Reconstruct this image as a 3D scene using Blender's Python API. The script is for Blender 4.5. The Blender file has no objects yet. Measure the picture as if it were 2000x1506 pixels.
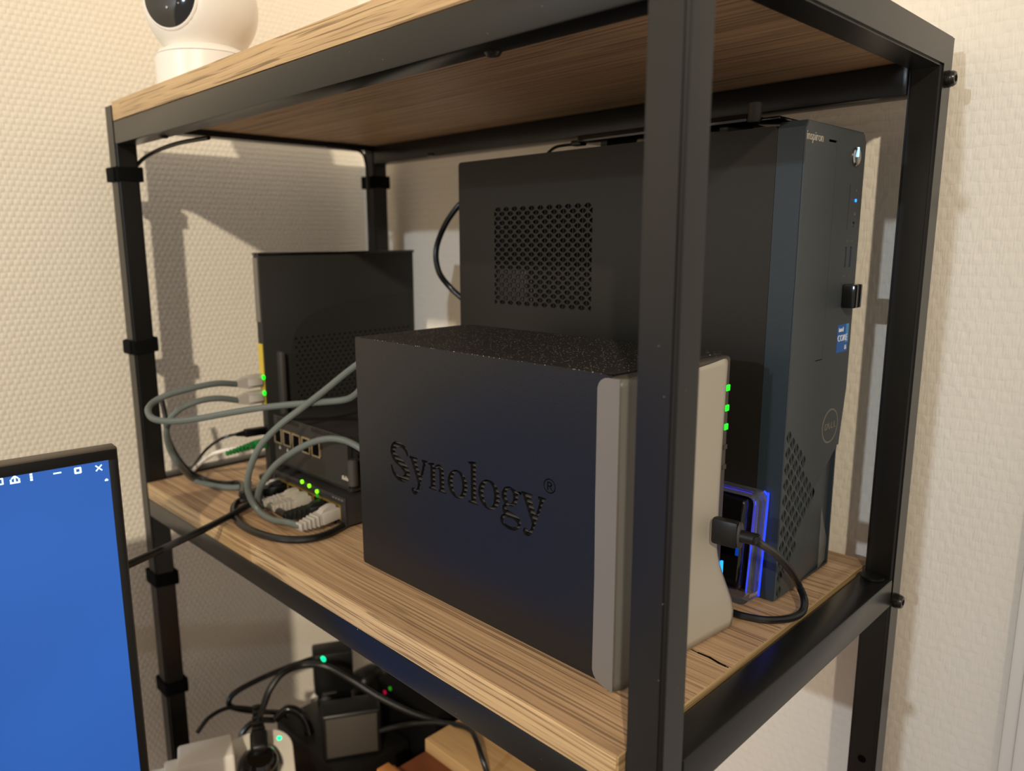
import bpy, bmesh, math, random
from mathutils import Vector, Matrix
random.seed(4)
S = bpy.context.scene
COL = S.collection
PI = math.pi

# ---------------------------------------------------------------- camera, world, lamps, exposure
FPX, PPX, PPY = 1481.5, 951.8, 747.2          # focal length and principal point on the 2000 x 1506 frame
CAM = Vector((-0.25149, -0.15653, 0.22889))
yaw, pitch, roll = math.radians(46.068), math.radians(-10.626), math.radians(-0.441)
fw = Vector((math.cos(pitch)*math.cos(yaw), math.cos(pitch)*math.sin(yaw), math.sin(pitch)))
_r = fw.cross(Vector((0, 0, 1))).normalized(); _u = _r.cross(fw)
rt = _r*math.cos(roll) + _u*math.sin(roll); up = -_r*math.sin(roll) + _u*math.cos(roll)
cd = bpy.data.cameras.new('camera'); cam = bpy.data.objects.new('camera', cd); COL.objects.link(cam)
cam.matrix_world = Matrix(((rt.x, up.x, -fw.x, CAM.x), (rt.y, up.y, -fw.y, CAM.y), (rt.z, up.z, -fw.z, CAM.z), (0, 0, 0, 1)))
cd.sensor_width = 36; cd.lens = FPX/2000*36
cd.shift_x = (1000-PPX)/2000; cd.shift_y = -(753-PPY)/2000
cd.clip_start = 0.01
cd.dof.use_dof = True; cd.dof.focus_distance = 0.44; cd.dof.aperture_fstop = 7.5
S.camera = cam

world = bpy.data.worlds.new('room'); S.world = world; world.use_nodes = True
bg = world.node_tree.nodes['Background']
bg.inputs[0].default_value = (1.0, 0.90, 0.80, 1); bg.inputs[1].default_value = 0.50

def lamp(name, loc, energy, color, r, kind='POINT'):
    l = bpy.data.lights.new(name, kind); l.energy = energy; l.color = color; l.shadow_soft_size = r
    o = bpy.data.objects.new(name, l); o.location = loc; COL.objects.link(o); return o
spot = lamp('warm_ceiling_lamp', (-1.88, -1.52, 1.375), 236, (1.0, 0.88, 0.68), 0.035, 'SPOT')
spot.data.spot_size = math.radians(63.6); spot.data.spot_blend = 0.44  # cone shape is made up: dims the lower right like a cast shadow
spot.rotation_euler = (Vector((-0.741, 0.622, 0.770))-spot.location).to_track_quat('-Z', 'Y').to_euler()
lamp('neutral_lamp', (-5.0, 0.08, 1.50), 270, (0.74, 0.86, 1.0), 0.05)

S.view_settings.view_transform = 'Standard'; S.view_settings.look = 'None'
S.view_settings.exposure = 0.0; S.view_settings.gamma = 1.0
S.view_settings.use_curve_mapping = False

# ---------------------------------------------------------------- helpers
def P(px, py, **k):
    """point on the plane x=, y= or z= seen at a pixel of the 2000 x 1506 frame"""
    d = fw*FPX + rt*(px-PPX) - up*(py-PPY)
    a, v = list(k.items())[0]; i = 'xyz'.index(a)
    return CAM + d*((v-CAM[i])/d[i])
def lin(c):
    return tuple(((x/255+0.055)/1.055)**2.4 if x > 10 else x/255/12.92 for x in c)
def base_of(o):
    v = Vector((0, 0, 0))
    while o is not None: v += o.location; o = o.parent
    return v

class MB:
    def __init__(s): s.bm = bmesh.new()
    def box(s, x0, x1, y0, y1, z0, z1, bev=0, seg=2, mat=None, smooth=False):
        b = bmesh.new(); bmesh.ops.create_cube(b, size=1)
        for v in b.verts: v.co = Vector(((x0+x1)/2+v.co.x*(x1-x0), (y0+y1)/2+v.co.y*(y1-y0), (z0+z1)/2+v.co.z*(z1-z0)))
        if bev: bmesh.ops.bevel(b, geom=b.edges[:], offset=bev, segments=seg, profile=0.5, affect='EDGES', clamp_overlap=True)
        return s.add(b, mat)
    def add(s, b, mat=None):
        if mat is not None: bmesh.ops.transform(b, matrix=mat, verts=b.verts)
        me = bpy.data.meshes.new('tmp'); b.to_mesh(me); b.free(); s.bm.from_mesh(me); bpy.data.meshes.remove(me); return s
    def cyl(s, c, axis, r, h, seg=20, r2=None, bev=0):
        b = bmesh.new(); bmesh.ops.create_cone(b, cap_ends=True, segments=seg, radius1=r, radius2=r if r2 is None else r2, depth=h)
        if bev: bmesh.ops.bevel(b, geom=[e for e in b.edges if not e.is_manifold or abs(e.verts[0].co.z-e.verts[1].co.z) < 1e-7], offset=bev, segments=2, affect='EDGES')
        q = Vector((0, 0, 1)).rotation_difference(Vector(axis).normalized()).to_matrix().to_4x4()
        return s.add(b, Matrix.Translation(Vector(c)) @ q)
    def sphere(s, c, r, sc=(1, 1, 1), seg=24, rings=14):
        b = bmesh.new(); bmesh.ops.create_uvsphere(b, u_segments=seg, v_segments=rings, radius=r)
        return s.add(b, Matrix.Translation(Vector(c)) @ Matrix.Diagonal((*sc, 1)))
    def tube(s, pts, r, seg=10, sub=8, radii=None):
        pts = [Vector(p) for p in pts]; path = []; rad = []
        R = radii or [r]*len(pts)
        if sub > 1 and len(pts) > 2:
            q = [pts[0]*2-pts[1]]+pts+[pts[-1]*2-pts[-2]]
            for i in range(1, len(q)-2):
                for k in range(sub):
                    t = k/sub; a, b, c, d = q[i-1:i+3]
                    path.append(0.5*((2*b)+(c-a)*t+(2*a-5*b+4*c-d)*t*t+(3*b-a-3*c+d)*t**3)); rad.append(R[i-1]*(1-t)+R[i]*t)
            path.append(pts[-1]); rad.append(R[-1])
        else: path = pts; rad = R
        n = None; rings = []
        for i, p in enumerate(path):
            t = (path[min(i+1, len(path)-1)]-path[max(i-1, 0)]).normalized()
            if n is None: n = t.orthogonal().normalized()
            n = (n-t*n.dot(t)).normalized(); b = t.cross(n)
            rings.append([s.bm.verts.new(p+(n*math.cos(2*PI*k/seg)+b*math.sin(2*PI*k/seg))*rad[i]) for k in range(seg)])
        for a, b in zip(rings, rings[1:]):
            for k in range(seg): s.bm.faces.new((a[k], a[(k+1) % seg], b[(k+1) % seg], b[k]))
        s.bm.faces.new(rings[0][::-1]); s.bm.faces.new(rings[-1]); return s
    def lathe(s, prof, c, axis=(0, 0, 1), seg=32, sc=(1, 1, 1)):
        q = Vector((0, 0, 1)).rotation_difference(Vector(axis).normalized()).to_matrix().to_4x4()
        m = Matrix.Translation(Vector(c)) @ q @ Matrix.Diagonal((*sc, 1))
        rings = [[s.bm.verts.new(m @ Vector((r*math.cos(2*PI*k/seg), r*math.sin(2*PI*k/seg), z))) for k in range(seg)] for r, z in prof]
        for a, b in zip(rings, rings[1:]):
            for k in range(seg): s.bm.faces.new((a[k], a[(k+1) % seg], b[(k+1) % seg], b[k]))
        s.bm.faces.new(rings[0][::-1]); s.bm.faces.new(rings[-1]); return s
    def prism(s, loop, plane, a, b):
        """polygon given in two coordinates, pushed along the third axis from a to b"""
        def mk(u, v, w): return {'x': Vector((w, u, v)), 'y': Vector((u, w, v)), 'z': Vector((u, v, w))}[plane]
        A = [s.bm.verts.new(mk(u, v, a)) for u, v in loop]; B = [s.bm.verts.new(mk(u, v, b)) for u, v in loop]
        n = len(loop)
        for i in range(n): s.bm.faces.new((A[i], A[(i+1) % n], B[(i+1) % n], B[i]))
        s.bm.faces.new(A[::-1]); s.bm.faces.new(B); return s
    def xf(s, m): bmesh.ops.transform(s.bm, matrix=m, verts=s.bm.verts); return s
    def build(s, name, mat, parent=None, smooth=35):
        bmesh.ops.recalc_face_normals(s.bm, faces=s.bm.faces[:])
        if parent is not None: bmesh.ops.translate(s.bm, vec=-base_of(parent), verts=s.bm.verts)
        me = bpy.data.meshes.new(name); s.bm.to_mesh(me); s.bm.free()
        return finish(me, name, mat, parent, smooth)
def finish(me, name, mat, parent, smooth=35):
    if smooth:
        me.polygons.foreach_set('use_smooth', [True]*len(me.polygons))
        me.set_sharp_from_angle(angle=math.radians(smooth))
    o = bpy.data.objects.new(name, me); COL.objects.link(o)
    if mat: me.materials.append(mat)
    if parent is not None: o.parent = parent
    return o
def plate(loops, thick, m, name, mat, parent, bevel=0):
    """flat plate with holes: nested loops filled even-odd, given thickness, carried by matrix m (u, v, depth)"""
    cu = bpy.data.curves.new('tmp', 'CURVE'); cu.dimensions = '2D'; cu.fill_mode = 'BOTH'; cu.extrude = thick/2
    if bevel: cu.bevel_depth = bevel; cu.bevel_resolution = 1; cu.offset = -bevel
    for lp in loops:
        sp = cu.splines.new('POLY'); sp.points.add(len(lp)-1); sp.use_cyclic_u = True
        for q, (u, v) in zip(sp.points, lp): q.co = (u, v, 0, 1)
    return solid_from_curve(cu, Matrix(m) @ Matrix.Translation((0, 0, -thick/2)), name, mat, parent)
def solid_from_curve(cu, m, name, mat, parent):
    o = bpy.data.objects.new('tmp', cu); COL.objects.link(o)
    dg = bpy.context.evaluated_depsgraph_get(); dg.update()
    me = bpy.data.meshes.new_from_object(o.evaluated_get(dg)); bpy.data.objects.remove(o); bpy.data.curves.remove(cu)
    me.materials.clear(); me.transform(m)
    if parent is not None: me.transform(Matrix.Translation(-base_of(parent)))
    me.name = name; return finish(me, name, mat, parent, 30)
def text(body, size, m, name, mat, parent, thick=0.0002, space=1.0, sx=1.0):
    cu = bpy.data.curves.new('tmp', 'FONT'); cu.body = body; cu.size = size; cu.extrude = thick/2; cu.align_x = 'CENTER'; cu.align_y = 'CENTER'
    cu.space_character = space; cu.resolution_u = 4
    return solid_from_curve(cu, Matrix(m) @ Matrix.Diagonal((sx, 1, 1, 1)), name, mat, parent)
def frame(origin, u, v):
    u, v = Vector(u), Vector(v); w = u.cross(v); o = Vector(origin)
    return Matrix(((u.x, v.x, w.x, o.x), (u.y, v.y, w.y, o.y), (u.z, v.z, w.z, o.z), (0, 0, 0, 1)))
def thing(name, label, cat, loc, group=None):
    o = bpy.data.objects.new(name, None); o.empty_display_size = 0.02; o.location = loc; COL.objects.link(o)
    o['label'] = label; o['category'] = cat
    if group: o['group'] = group
    return o
def rrect(x0, x1, y0, y1, r, n=5):
    out = []
    for cx, cy, a in ((x1-r, y1-r, 0), (x0+r, y1-r, 90), (x0+r, y0+r, 180), (x1-r, y0+r, 270)):
        for k in range(n+1):
            t = math.radians(a+90*k/n); out.append((cx+r*math.cos(t), cy+r*math.sin(t)))
    return out
def ell(cx, cy, rx, ry, n=24): return [(cx+rx*math.cos(2*PI*k/n), cy+ry*math.sin(2*PI*k/n)) for k in range(n)]

# ---------------------------------------------------------------- materials
def nodes(m): return m.node_tree.nodes, m.node_tree.links
def mat(name, rgb, rough=0.5, metal=0.0, spec=0.5, bump=None, vary=0, trans=0, alpha=1, ior=1.45, coat=0, specks=None):
    m = bpy.data.materials.new(name); m.use_nodes = True; n, l = nodes(m); b = n['Principled BSDF']
    c = (*lin(rgb), 1)
    b.inputs['Base Color'].default_value = c; b.inputs['Roughness'].default_value = rough; b.inputs['Metallic'].default_value = metal
    b.inputs['Specular IOR Level'].default_value = spec; b.inputs['IOR'].default_value = ior
    b.inputs['Transmission Weight'].default_value = trans; b.inputs['Alpha'].default_value = alpha; b.inputs['Coat Weight'].default_value = coat
    tc = n.new('ShaderNodeTexCoord')
    nz = n.new('ShaderNodeTexNoise'); nz.inputs['Scale'].default_value = bump[0] if bump else 300; l.new(tc.outputs['Object'], nz.inputs['Vector'])
    if bump:
        bp = n.new('ShaderNodeBump'); bp.inputs['Strength'].default_value = bump[1]; bp.inputs['Distance'].default_value = 0.0004
        l.new(nz.outputs['Fac'], bp.inputs['Height']); l.new(bp.outputs['Normal'], b.inputs['Normal'])
    if vary or specks:
        n2 = n.new('ShaderNodeTexNoise'); n2.inputs['Scale'].default_value = 25; n2.inputs['Detail'].default_value = 4; l.new(tc.outputs['Object'], n2.inputs['Vector'])
        mx = n.new('ShaderNodeMix'); mx.data_type = 'RGBA'
        mx.inputs[6].default_value = tuple(x*(1-vary) for x in c[:3])+(1,); mx.inputs[7].default_value = tuple(min(1, x*(1+vary)) for x in c[:3])+(1,)
        l.new(n2.outputs['Fac'], mx.inputs[0]); out = mx.outputs[2]
        if specks:                                                    # settled dust: small pale grains
            vo = n.new('ShaderNodeTexVoronoi'); vo.inputs['Scale'].default_value = specks[0]; l.new(tc.outputs['Object'], vo.inputs['Vector'])
            lt = n.new('ShaderNodeMath'); lt.operation = 'LESS_THAN'; lt.inputs[1].default_value = specks[1]; l.new(vo.outputs['Distance'], lt.inputs[0])
            n3 = n.new('ShaderNodeMath'); n3.operation = 'GREATER_THAN'; n3.inputs[1].default_value = specks[2]
            sc = n.new('ShaderNodeSeparateColor'); l.new(vo.outputs['Color'], sc.inputs[0]); l.new(sc.outputs[0], n3.inputs[0])
            mu = n.new('ShaderNodeMath'); mu.operation = 'MULTIPLY'; l.new(lt.outputs[0], mu.inputs[0]); l.new(n3.outputs[0], mu.inputs[1])
            mx2 = n.new('ShaderNodeMix'); mx2.data_type = 'RGBA'; mx2.inputs[7].default_value = (*lin((165, 155, 140)), 1)
            l.new(mu.outputs[0], mx2.inputs[0]); l.new(out, mx2.inputs[6]); out = mx2.outputs[2]
        l.new(out, b.inputs['Base Color'])
    return m
def emis(name, rgb, strength):
    m = bpy.data.materials.new(name); m.use_nodes = True; b = nodes(m)[0]['Principled BSDF']
    b.inputs['Base Color'].default_value = (*lin(rgb), 1); b.inputs['Emission Color'].default_value = (*lin(rgb), 1); b.inputs['Emission Strength'].default_value = strength
    return m
def math_node(n, l, op, a, b=None, c=None):
    q = n.new('ShaderNodeMath'); q.operation = op
    for i, v in enumerate((a, b, c)):
        if v is None: continue
        if isinstance(v, (int, float)): q.inputs[i].default_value = v
        else: l.new(v, q.inputs[i])
    return q.outputs[0]
def wallpaper(name, rgb, ax, cell=0.0072, strength=0.35, dist=0.0010, padw=0.5, wobble=0.005):
    """painted woven glass-fibre paper: offset rows of small pads with fine vertical threads"""
    m = bpy.data.materials.new(name); m.use_nodes = True; n, l = nodes(m); b = n['Principled BSDF']
    b.inputs['Roughness'].default_value = 0.55; b.inputs['Specular IOR Level'].default_value = 0.3
    tc = n.new('ShaderNodeTexCoord'); sp = n.new('ShaderNodeSeparateXYZ')
    wob = n.new('ShaderNodeTexNoise'); wob.inputs['Scale'].default_value = 90; l.new(tc.outputs['Object'], wob.inputs['Vector'])
    va = n.new('ShaderNodeVectorMath'); va.operation = 'MULTIPLY_ADD'; va.inputs[1].default_value = (wobble,)*3
    l.new(wob.outputs['Color'], va.inputs[0]); l.new(tc.outputs['Object'], va.inputs[2]); l.new(va.outputs[0], sp.inputs[0])
    u = math_node(n, l, 'DIVIDE', sp.outputs['XY'.index(ax)], cell); v = math_node(n, l, 'DIVIDE', sp.outputs[2], cell*0.92)
    row = math_node(n, l, 'FLOOR', v); u2 = math_node(n, l, 'MULTIPLY_ADD', row, 0.5, u)
    su = math_node(n, l, 'SINE', math_node(n, l, 'MULTIPLY', math_node(n, l, 'FRACT', u2), PI)); sv = math_node(n, l, 'SINE', math_node(n, l, 'MULTIPLY', math_node(n, l, 'FRACT', v), PI))
    pad = math_node(n, l, 'POWER', math_node(n, l, 'MULTIPLY', su, sv), 0.7)
    th = n.new('ShaderNodeTexNoise'); th.inputs['Scale'].default_value = 1; th.inputs['Detail'].default_value = 3
    mp = n.new('ShaderNodeMapping'); mp.inputs['Scale'].default_value = (900, 900, 110); l.new(tc.outputs['Object'], mp.inputs[0]); l.new(mp.outputs[0], th.inputs['Vector'])
    big = n.new('ShaderNodeTexNoise'); big.inputs['Scale'].default_value = 160; big.inputs['Detail'].default_value = 3; l.new(tc.outputs['Object'], big.inputs['Vector'])
    h = math_node(n, l, 'MULTIPLY_ADD', pad, padw, math_node(n, l, 'MULTIPLY_ADD', th.outputs['Fac'], 0.45, math_node(n, l, 'MULTIPLY', big.outputs['Fac'], 0.75)))
    bp = n.new('ShaderNodeBump'); bp.inputs['Strength'].default_value = strength; bp.inputs['Distance'].default_value = dist
    l.new(h, bp.inputs['Height']); l.new(bp.outputs['Normal'], b.inputs['Normal'])
    mx = n.new('ShaderNodeMix'); mx.data_type = 'RGBA'; c = lin(rgb)
    mx.inputs[6].default_value = (*[x*0.95 for x in c], 1); mx.inputs[7].default_value = (*c, 1); l.new(h, mx.inputs[0]); l.new(mx.outputs[2], b.inputs['Base Color'])
    return m
def wood(name, light, mid, dark, scale=(150, 3.2, 150), rough=0.5, fine=1.0, pores=0.5, seam=True):
    """straight-grained laminate: grain along Y, thin dark pores"""
    m = bpy.data.materials.new(name); m.use_nodes = True; n, l = nodes(m); b = n['Principled BSDF']
    b.inputs['Roughness'].default_value = rough; b.inputs['Specular IOR Level'].default_value = 0.35
    tc = n.new('ShaderNodeTexCoord'); mp = n.new('ShaderNodeMapping'); mp.inputs['Scale'].default_value = scale
    wob = n.new('ShaderNodeTexNoise'); wob.inputs['Scale'].default_value = 7; l.new(tc.outputs['Object'], wob.inputs['Vector'])
    va = n.new('ShaderNodeVectorMath'); va.operation = 'MULTIPLY_ADD'; va.inputs[1].default_value = (0.005, 0, 0.005)
    l.new(wob.outputs['Color'], va.inputs[0]); l.new(tc.outputs['Object'], va.inputs[2]); l.new(va.outputs[0], mp.inputs[0])
    g = n.new('ShaderNodeTexNoise'); g.inputs['Scale'].default_value = 1; g.inputs['Detail'].default_value = 5; g.inputs['Roughness'].default_value = 0.62; l.new(mp.outputs[0], g.inputs['Vector'])
    rp = n.new('ShaderNodeValToRGB'); e = rp.color_ramp.elements
    e[0].position = 0.28; e[0].color = (*lin(mid), 1); e[1].position = 0.66; e[1].color = (*lin(light), 1)
    l.new(g.outputs['Fac'], rp.inputs[0])
    mp2 = n.new('ShaderNodeMapping'); mp2.inputs['Scale'].default_value = (scale[0]*3.4*fine, scale[1]*2.4, scale[2]*3.4*fine); l.new(va.outputs[0], mp2.inputs[0])
    p = n.new('ShaderNodeTexNoise'); p.inputs['Scale'].default_value = 1; p.inputs['Detail'].default_value = 2; l.new(mp2.outputs[0], p.inputs['Vector'])
    r2 = n.new('ShaderNodeValToRGB'); e = r2.color_ramp.elements; e[0].position = 0.53; e[0].color = (0, 0, 0, 1); e[1].position = 0.62; e[1].color = (1, 1, 1, 1); l.new(p.outputs['Fac'], r2.inputs[0])
    mx = n.new('ShaderNodeMix'); mx.data_type = 'RGBA'; mx.inputs[7].default_value = (*lin(dark), 1)
    l.new(math_node(n, l, 'MULTIPLY', r2.outputs[0], pores), mx.inputs[0]); l.new(rp.outputs[0], mx.inputs[6]); l.new(mx.outputs[2], b.inputs['Base Color'])
    bp = n.new('ShaderNodeBump'); bp.inputs['Strength'].default_value = 0.15; bp.inputs['Distance'].default_value = 0.0003; bp.invert = True
    l.new(r2.outputs[0], bp.inputs['Height']); l.new(bp.outputs['Normal'], b.inputs['Normal'])
    return m

M = dict(
    wall_l=wallpaper('woven_wallpaper_left', (243, 234, 218), 'X', 0.0060, 0.45, 0.0010, 0.9, 0.0022),
    wall_r=wallpaper('woven_wallpaper_right', (243, 234, 218), 'Y', 0.0080, 0.5, 0.0013, 0.28, 0.005),
    paint=mat('painted_trim', (238, 232, 220), 0.35, bump=(60, 0.05)),
    floor=wood('floor_wood', (150, 118, 84), (120, 90, 60), (80, 55, 35), (40, 3, 40)),
    metal=mat('powder_coated_steel', (24, 23, 22), 0.28, 0.0, 0.5, bump=(2600, 0.10), specks=(260, 0.07, 0.985)),
    bolt=mat('black_bolt', (58, 56, 54), 0.28, 0.8), dark=mat('dark_hole', (4, 4, 4), 0.9, spec=0.1),
    wood=wood('oak_laminate', (203, 168, 130), (164, 131, 98), (96, 71, 51), scale=(210, 1.3, 210), pores=0.62),
    edge=wood('oak_edge_band', (204, 172, 128), (176, 144, 104), (100, 76, 50), (330, 3.0, 330), 0.45, 0.80, 0.72),
    edgex=wood('oak_end_band', (206, 176, 130), (180, 148, 104), (108, 82, 54), (1.4, 330, 330), 0.45, 0.80, 0.6),
    velcro=mat('black_hook_and_loop', (13, 12, 12), 0.95, bump=(1800, 0.8), spec=0.15),
    nas=mat('textured_black_plastic', (24, 24, 25), 0.36, bump=(1500, 0.18), spec=0.5, specks=(300, 0.05, 0.99)),
    nastop=mat('dusty_black_plastic', (26, 23, 21), 0.62, bump=(1500, 0.25), specks=(620, 0.22, 0.55)),
    inner=mat('inner_black', (7, 7, 7), 0.6, spec=0.25), slat=mat('slat_plastic', (58, 54, 50), 0.5), louvre=mat('louvre_plastic', (60, 55, 49), 0.55),
    film=mat('frosted_film', (170, 163, 150), 0.42, bump=(120, 0.08), vary=0.05),
    filmdark=mat('frosted_film_darker', (90, 86, 79), 0.45, bump=(120, 0.08), vary=0.05), filmside=mat('frosted_film_fold', (112, 107, 103), 0.45, bump=(120, 0.08), vary=0.05),
    bezelnas=mat('grey_bezel', (74, 68, 62), 0.4),
    pc=mat('charcoal_case', (27, 25, 22), 0.42, bump=(2200, 0.12), spec=0.45),
    pcf=mat('blue_black_bezel', (62, 67, 70), 0.42, bump=(1800, 0.12), spec=0.5),
    pcside=mat('bezel_rim', (38, 47, 54), 0.42, bump=(1800, 0.12), spec=0.5),
    silver=mat('silver_print', (150, 142, 132), 0.3, 0.6), print_=mat('pale_print', (176, 168, 156), 0.5), dim=mat('faint_print', (104, 100, 95), 0.5),
    chrome=mat('chrome', (190, 190, 190), 0.15, 1.0), usbblue=mat('usb_tongue_blue', (32, 60, 90), 0.5), usbwhite=mat('usb_tongue_white', (190, 180, 160), 0.5),
    black=mat('black_plastic', (20, 19, 18), 0.38, bump=(900, 0.1)), gloss=mat('gloss_black_plastic', (12, 12, 12), 0.12, coat=0.4), soft=mat('black_rubber', (17, 16, 16), 0.45, bump=(700, 0.1)),
    router=mat('router_black', (42, 40, 37), 0.42, bump=(1600, 0.15), spec=0.4), switch=mat('switch_metal', (40, 37, 36), 0.45, bump=(900, 0.1)),
    port=mat('port_shield', (176, 158, 128), 0.35, 0.7), brass=mat('port_brass', (160, 130, 60), 0.4, 0.6),
    grey=mat('grey_cable_jacket', (98, 104, 100), 0.42, spec=0.5), plug=mat('grey_plug', (172, 164, 154), 0.5), cord=mat('black_cord', (18, 18, 18), 0.3, spec=0.6),
    white=mat('white_plastic', (236, 230, 220), 0.35, spec=0.5), offw=mat('white_socket_plastic', (228, 220, 205), 0.45), green=mat('green_connector', (22, 120, 52), 0.4), yellow=mat('yellow_port_strip', (205, 176, 62), 0.5),
    glass=mat('dark_lens_glass', (10, 10, 11), 0.06, coat=0.6), lens=mat('lens_ring', (95, 92, 86), 0.35), bezel=mat('monitor_bezel', (12, 12, 12), 0.4), rim=mat('monitor_rim', (92, 82, 72), 0.4, 0.3),
    clear=mat('clear_acrylic', (235, 238, 245), 0.04, trans=0.95, ior=1.35), tape=mat('clear_film', (210, 205, 195), 0.2, alpha=0.22),
    box1=mat('honey_wood', (188, 124, 62), 0.5, bump=(80, 0.1), vary=0.1), box2=mat('reddish_wood', (120, 66, 36), 0.55, bump=(80, 0.1), vary=0.15),
    box3=wood('pale_wood', (196, 158, 108), (172, 134, 86), (130, 96, 60), (60, 3, 60), pores=0.3),
    led_g=emis('led_green', (20, 255, 30), 1.6), led_y=emis('led_lime', (130, 255, 20), 1.4), led_t=emis('led_teal', (10, 255, 165), 1.6), led_r=emis('led_red', (190, 10, 60), 0.7), led_dg=emis('led_dim_green', (40, 130, 20), 0.6),
    led_b=emis('led_blue', (20, 130, 255), 2.2), led_v=emis('led_royal_blue', (18, 50, 255), 1.6), led_w=emis('led_white_blue', (150, 205, 255), 1.6), sticker=mat('sticker_blue', (14, 92, 176), 0.3), stick2=mat('sticker_light', (70, 150, 215), 0.3), stickw=mat('sticker_white', (232, 236, 240), 0.4),
    icon=emis('screen_icon', (205, 240, 255), 1.0),
)
def screen_mat():
    m = bpy.data.materials.new('lit_blue_screen'); m.use_nodes = True; n, l = nodes(m); b = n['Principled BSDF']
    b.inputs['Base Color'].default_value = (0.004, 0.004, 0.006, 1); b.inputs['Roughness'].default_value = 0.35
    tc = n.new('ShaderNodeTexCoord'); nz = n.new('ShaderNodeTexNoise'); nz.inputs['Scale'].default_value = 5; l.new(tc.outputs['Object'], nz.inputs['Vector'])
    rp = n.new('ShaderNodeValToRGB'); e = rp.color_ramp.elements; e[0].position = 0.3; e[0].color = (*lin((42, 100, 186)), 1); e[1].position = 0.75; e[1].color = (*lin((36, 86, 168)), 1)
    l.new(nz.outputs['Fac'], rp.inputs[0]); l.new(rp.outputs[0], b.inputs['Emission Color']); b.inputs['Emission Strength'].default_value = 1.0
    return m
M['screen'] = screen_mat()
M['header'] = emis('lit_title_bar', (38, 82, 165), 1.0)

# ---------------------------------------------------------------- the room
W, L, p, zt = 0.3005, 0.6008, 0.0192, 0.3493
XR, YL, ZF = W+0.022, L+0.0585, -1.10
def struct(o): o['kind'] = 'structure'; return o
struct(MB().box(-2.2, XR+0.1, YL, YL+0.1, ZF, 1.35).build('wall_left', M['wall_l'], None, 0))
struct(MB().box(XR, XR+0.1, -0.9, YL, ZF, 1.35).build('wall_right', M['wall_r'], None, 0))
struct(MB().box(-2.2, XR+0.1, -2.0, YL+0.1, ZF-0.05, ZF).build('floor', M['floor'], None, 0))
tr = struct(MB().box(XR-0.009, XR+0.001, -0.135, -0.0655, ZF, 1.2, 0.0025).box(XR-0.0125, XR, -0.135, -0.0735, ZF, 1.2, 0.003).build('trim_1', M['paint']))

# ---------------------------------------------------------------- the rack
q = 0.0190
rack = thing('shelving_rack', 'black square tube steel rack with oak boards standing in the wall corner', 'rack', (W/2, L/2, ZF))
BB = 0.0013
def mitred(y0):
    z = zt-p
    for x0, x1, s in ((0, p, 1), (W-p, W, -1)):
        xo, xi = (x0, x1) if s == 1 else (x1, x0)
        m = MB().prism([(xo, ZF), (xi, ZF), (xi, z), (xo, zt)], 'y', y0, y0+q)
        bmesh.ops.bevel(m.bm, geom=[e for e in m.bm.edges if abs(e.verts[0].co.z-e.verts[1].co.z) > 0.2], offset=BB*1.6, segments=3, affect='EDGES')
        m.build('post', M['metal'], rack)
    m = MB().prism([(0, zt), (W, zt), (W-p, z), (p, z)], 'y', y0, y0+q)
    bmesh.ops.bevel(m.bm, geom=[e for e in m.bm.edges if abs(e.verts[0].co.x-e.verts[1].co.x) > 0.2], offset=BB, segments=2, affect='EDGES')
    m.build('top_rail', M['metal'], rack)
mitred(0); mitred(L-q)
for z in (0.0, -0.352, -0.85):
    MB().box(p, W-p, 0, q, z-0.0203, z, BB).build('end_rail', M['metal'], rack)
    MB().box(p, W-p, L-q, L, z-0.0203, z+0.002, BB).build('end_rail', M['metal'], rack)
for zb, zt_ in ((0.3157, 0.3355), (-0.0342, -0.0157), (-0.386, -0.3677), (-0.884, -0.866)):
    MB().box(0, 0.0185, q, L-q, zb, zt_, BB).build('long_rail', M['metal'], rack)
    MB().box(W-p, W, q, L-q, zb, zt_, BB).build('long_rail', M['metal'], rack)
def board(z0, z1, x0=0.0, x1=W):
    b = MB().box(x0+0.0010, x1, q+0.004, L-q-0.0008, z0, z1, 0.0005, 1).build('board', M['wood'], rack)
    MB().box(x0, x0+0.0010, q+0.004, L-q-0.0008, z0+0.0001, z1+0.00005, 0.0003, 2).build('edge_band', M['edge'], b)
    MB().box(x0+0.001, x1-0.001, q+0.0034, q+0.004, z0+0.0002, z1).build('edge_band', M['edgex'], b)
    return b
board(0.3356, 0.3518); mid_board = board(-0.0156, 0.0); board(-0.3676, -0.352); board(-0.8656, -0.85)
def bolt(c, ax=(0, -1, 0), r=0.0052):
    a = Vector(ax); c = Vector(c)
    o = MB().cyl(c+a*0.0012, ax, r*0.98, 0.0024, 20, bev=0.0004).lathe([(r*0.9, 0.0024), (r*0.9, 0.0034), (r*0.75, 0.0048), (r*0.42, 0.0050)], c, ax, 20).build('bolt', M['bolt'], rack)
    MB().cyl(c+a*0.0050, ax, r*0.4, 0.0004, 6).build('hex_socket', M['dark'], o)
for px_, py_ in ((1855, 151), (1748, 1185)):
    c = P(px_, py_, y=-0.003); c.y = 0; c.x = W-p/2; bolt(c)
    bolt((p/2, 0, c.z)); bolt((p/2, L, c.z), (0, 1, 0)); bolt((W-p/2, L, c.z), (0, 1, 0))
for c in (P(963, 103, z=0.3157), P(320, 266, z=0.3157), (0.0095, 0.50, -0.0342)):
    MB().cyl(Vector(c)-Vector((0, 0, 0.0008)), (0, 0, -1), 0.0042, 0.0016, 18, r2=0.003).build('screw', M['bolt'], rack)
MB().cyl(P(841, 302, z=0.3157)*1, (0, 0, -1), 0.004, 0.003, 16).build('screw', M['bolt'], rack)
MB().cyl(P(1683, 1482, x=W-p), (1, 0, 0), 0.0028, 0.0006, 18).build('bolt_hole', M['dark'], rack)
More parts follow.
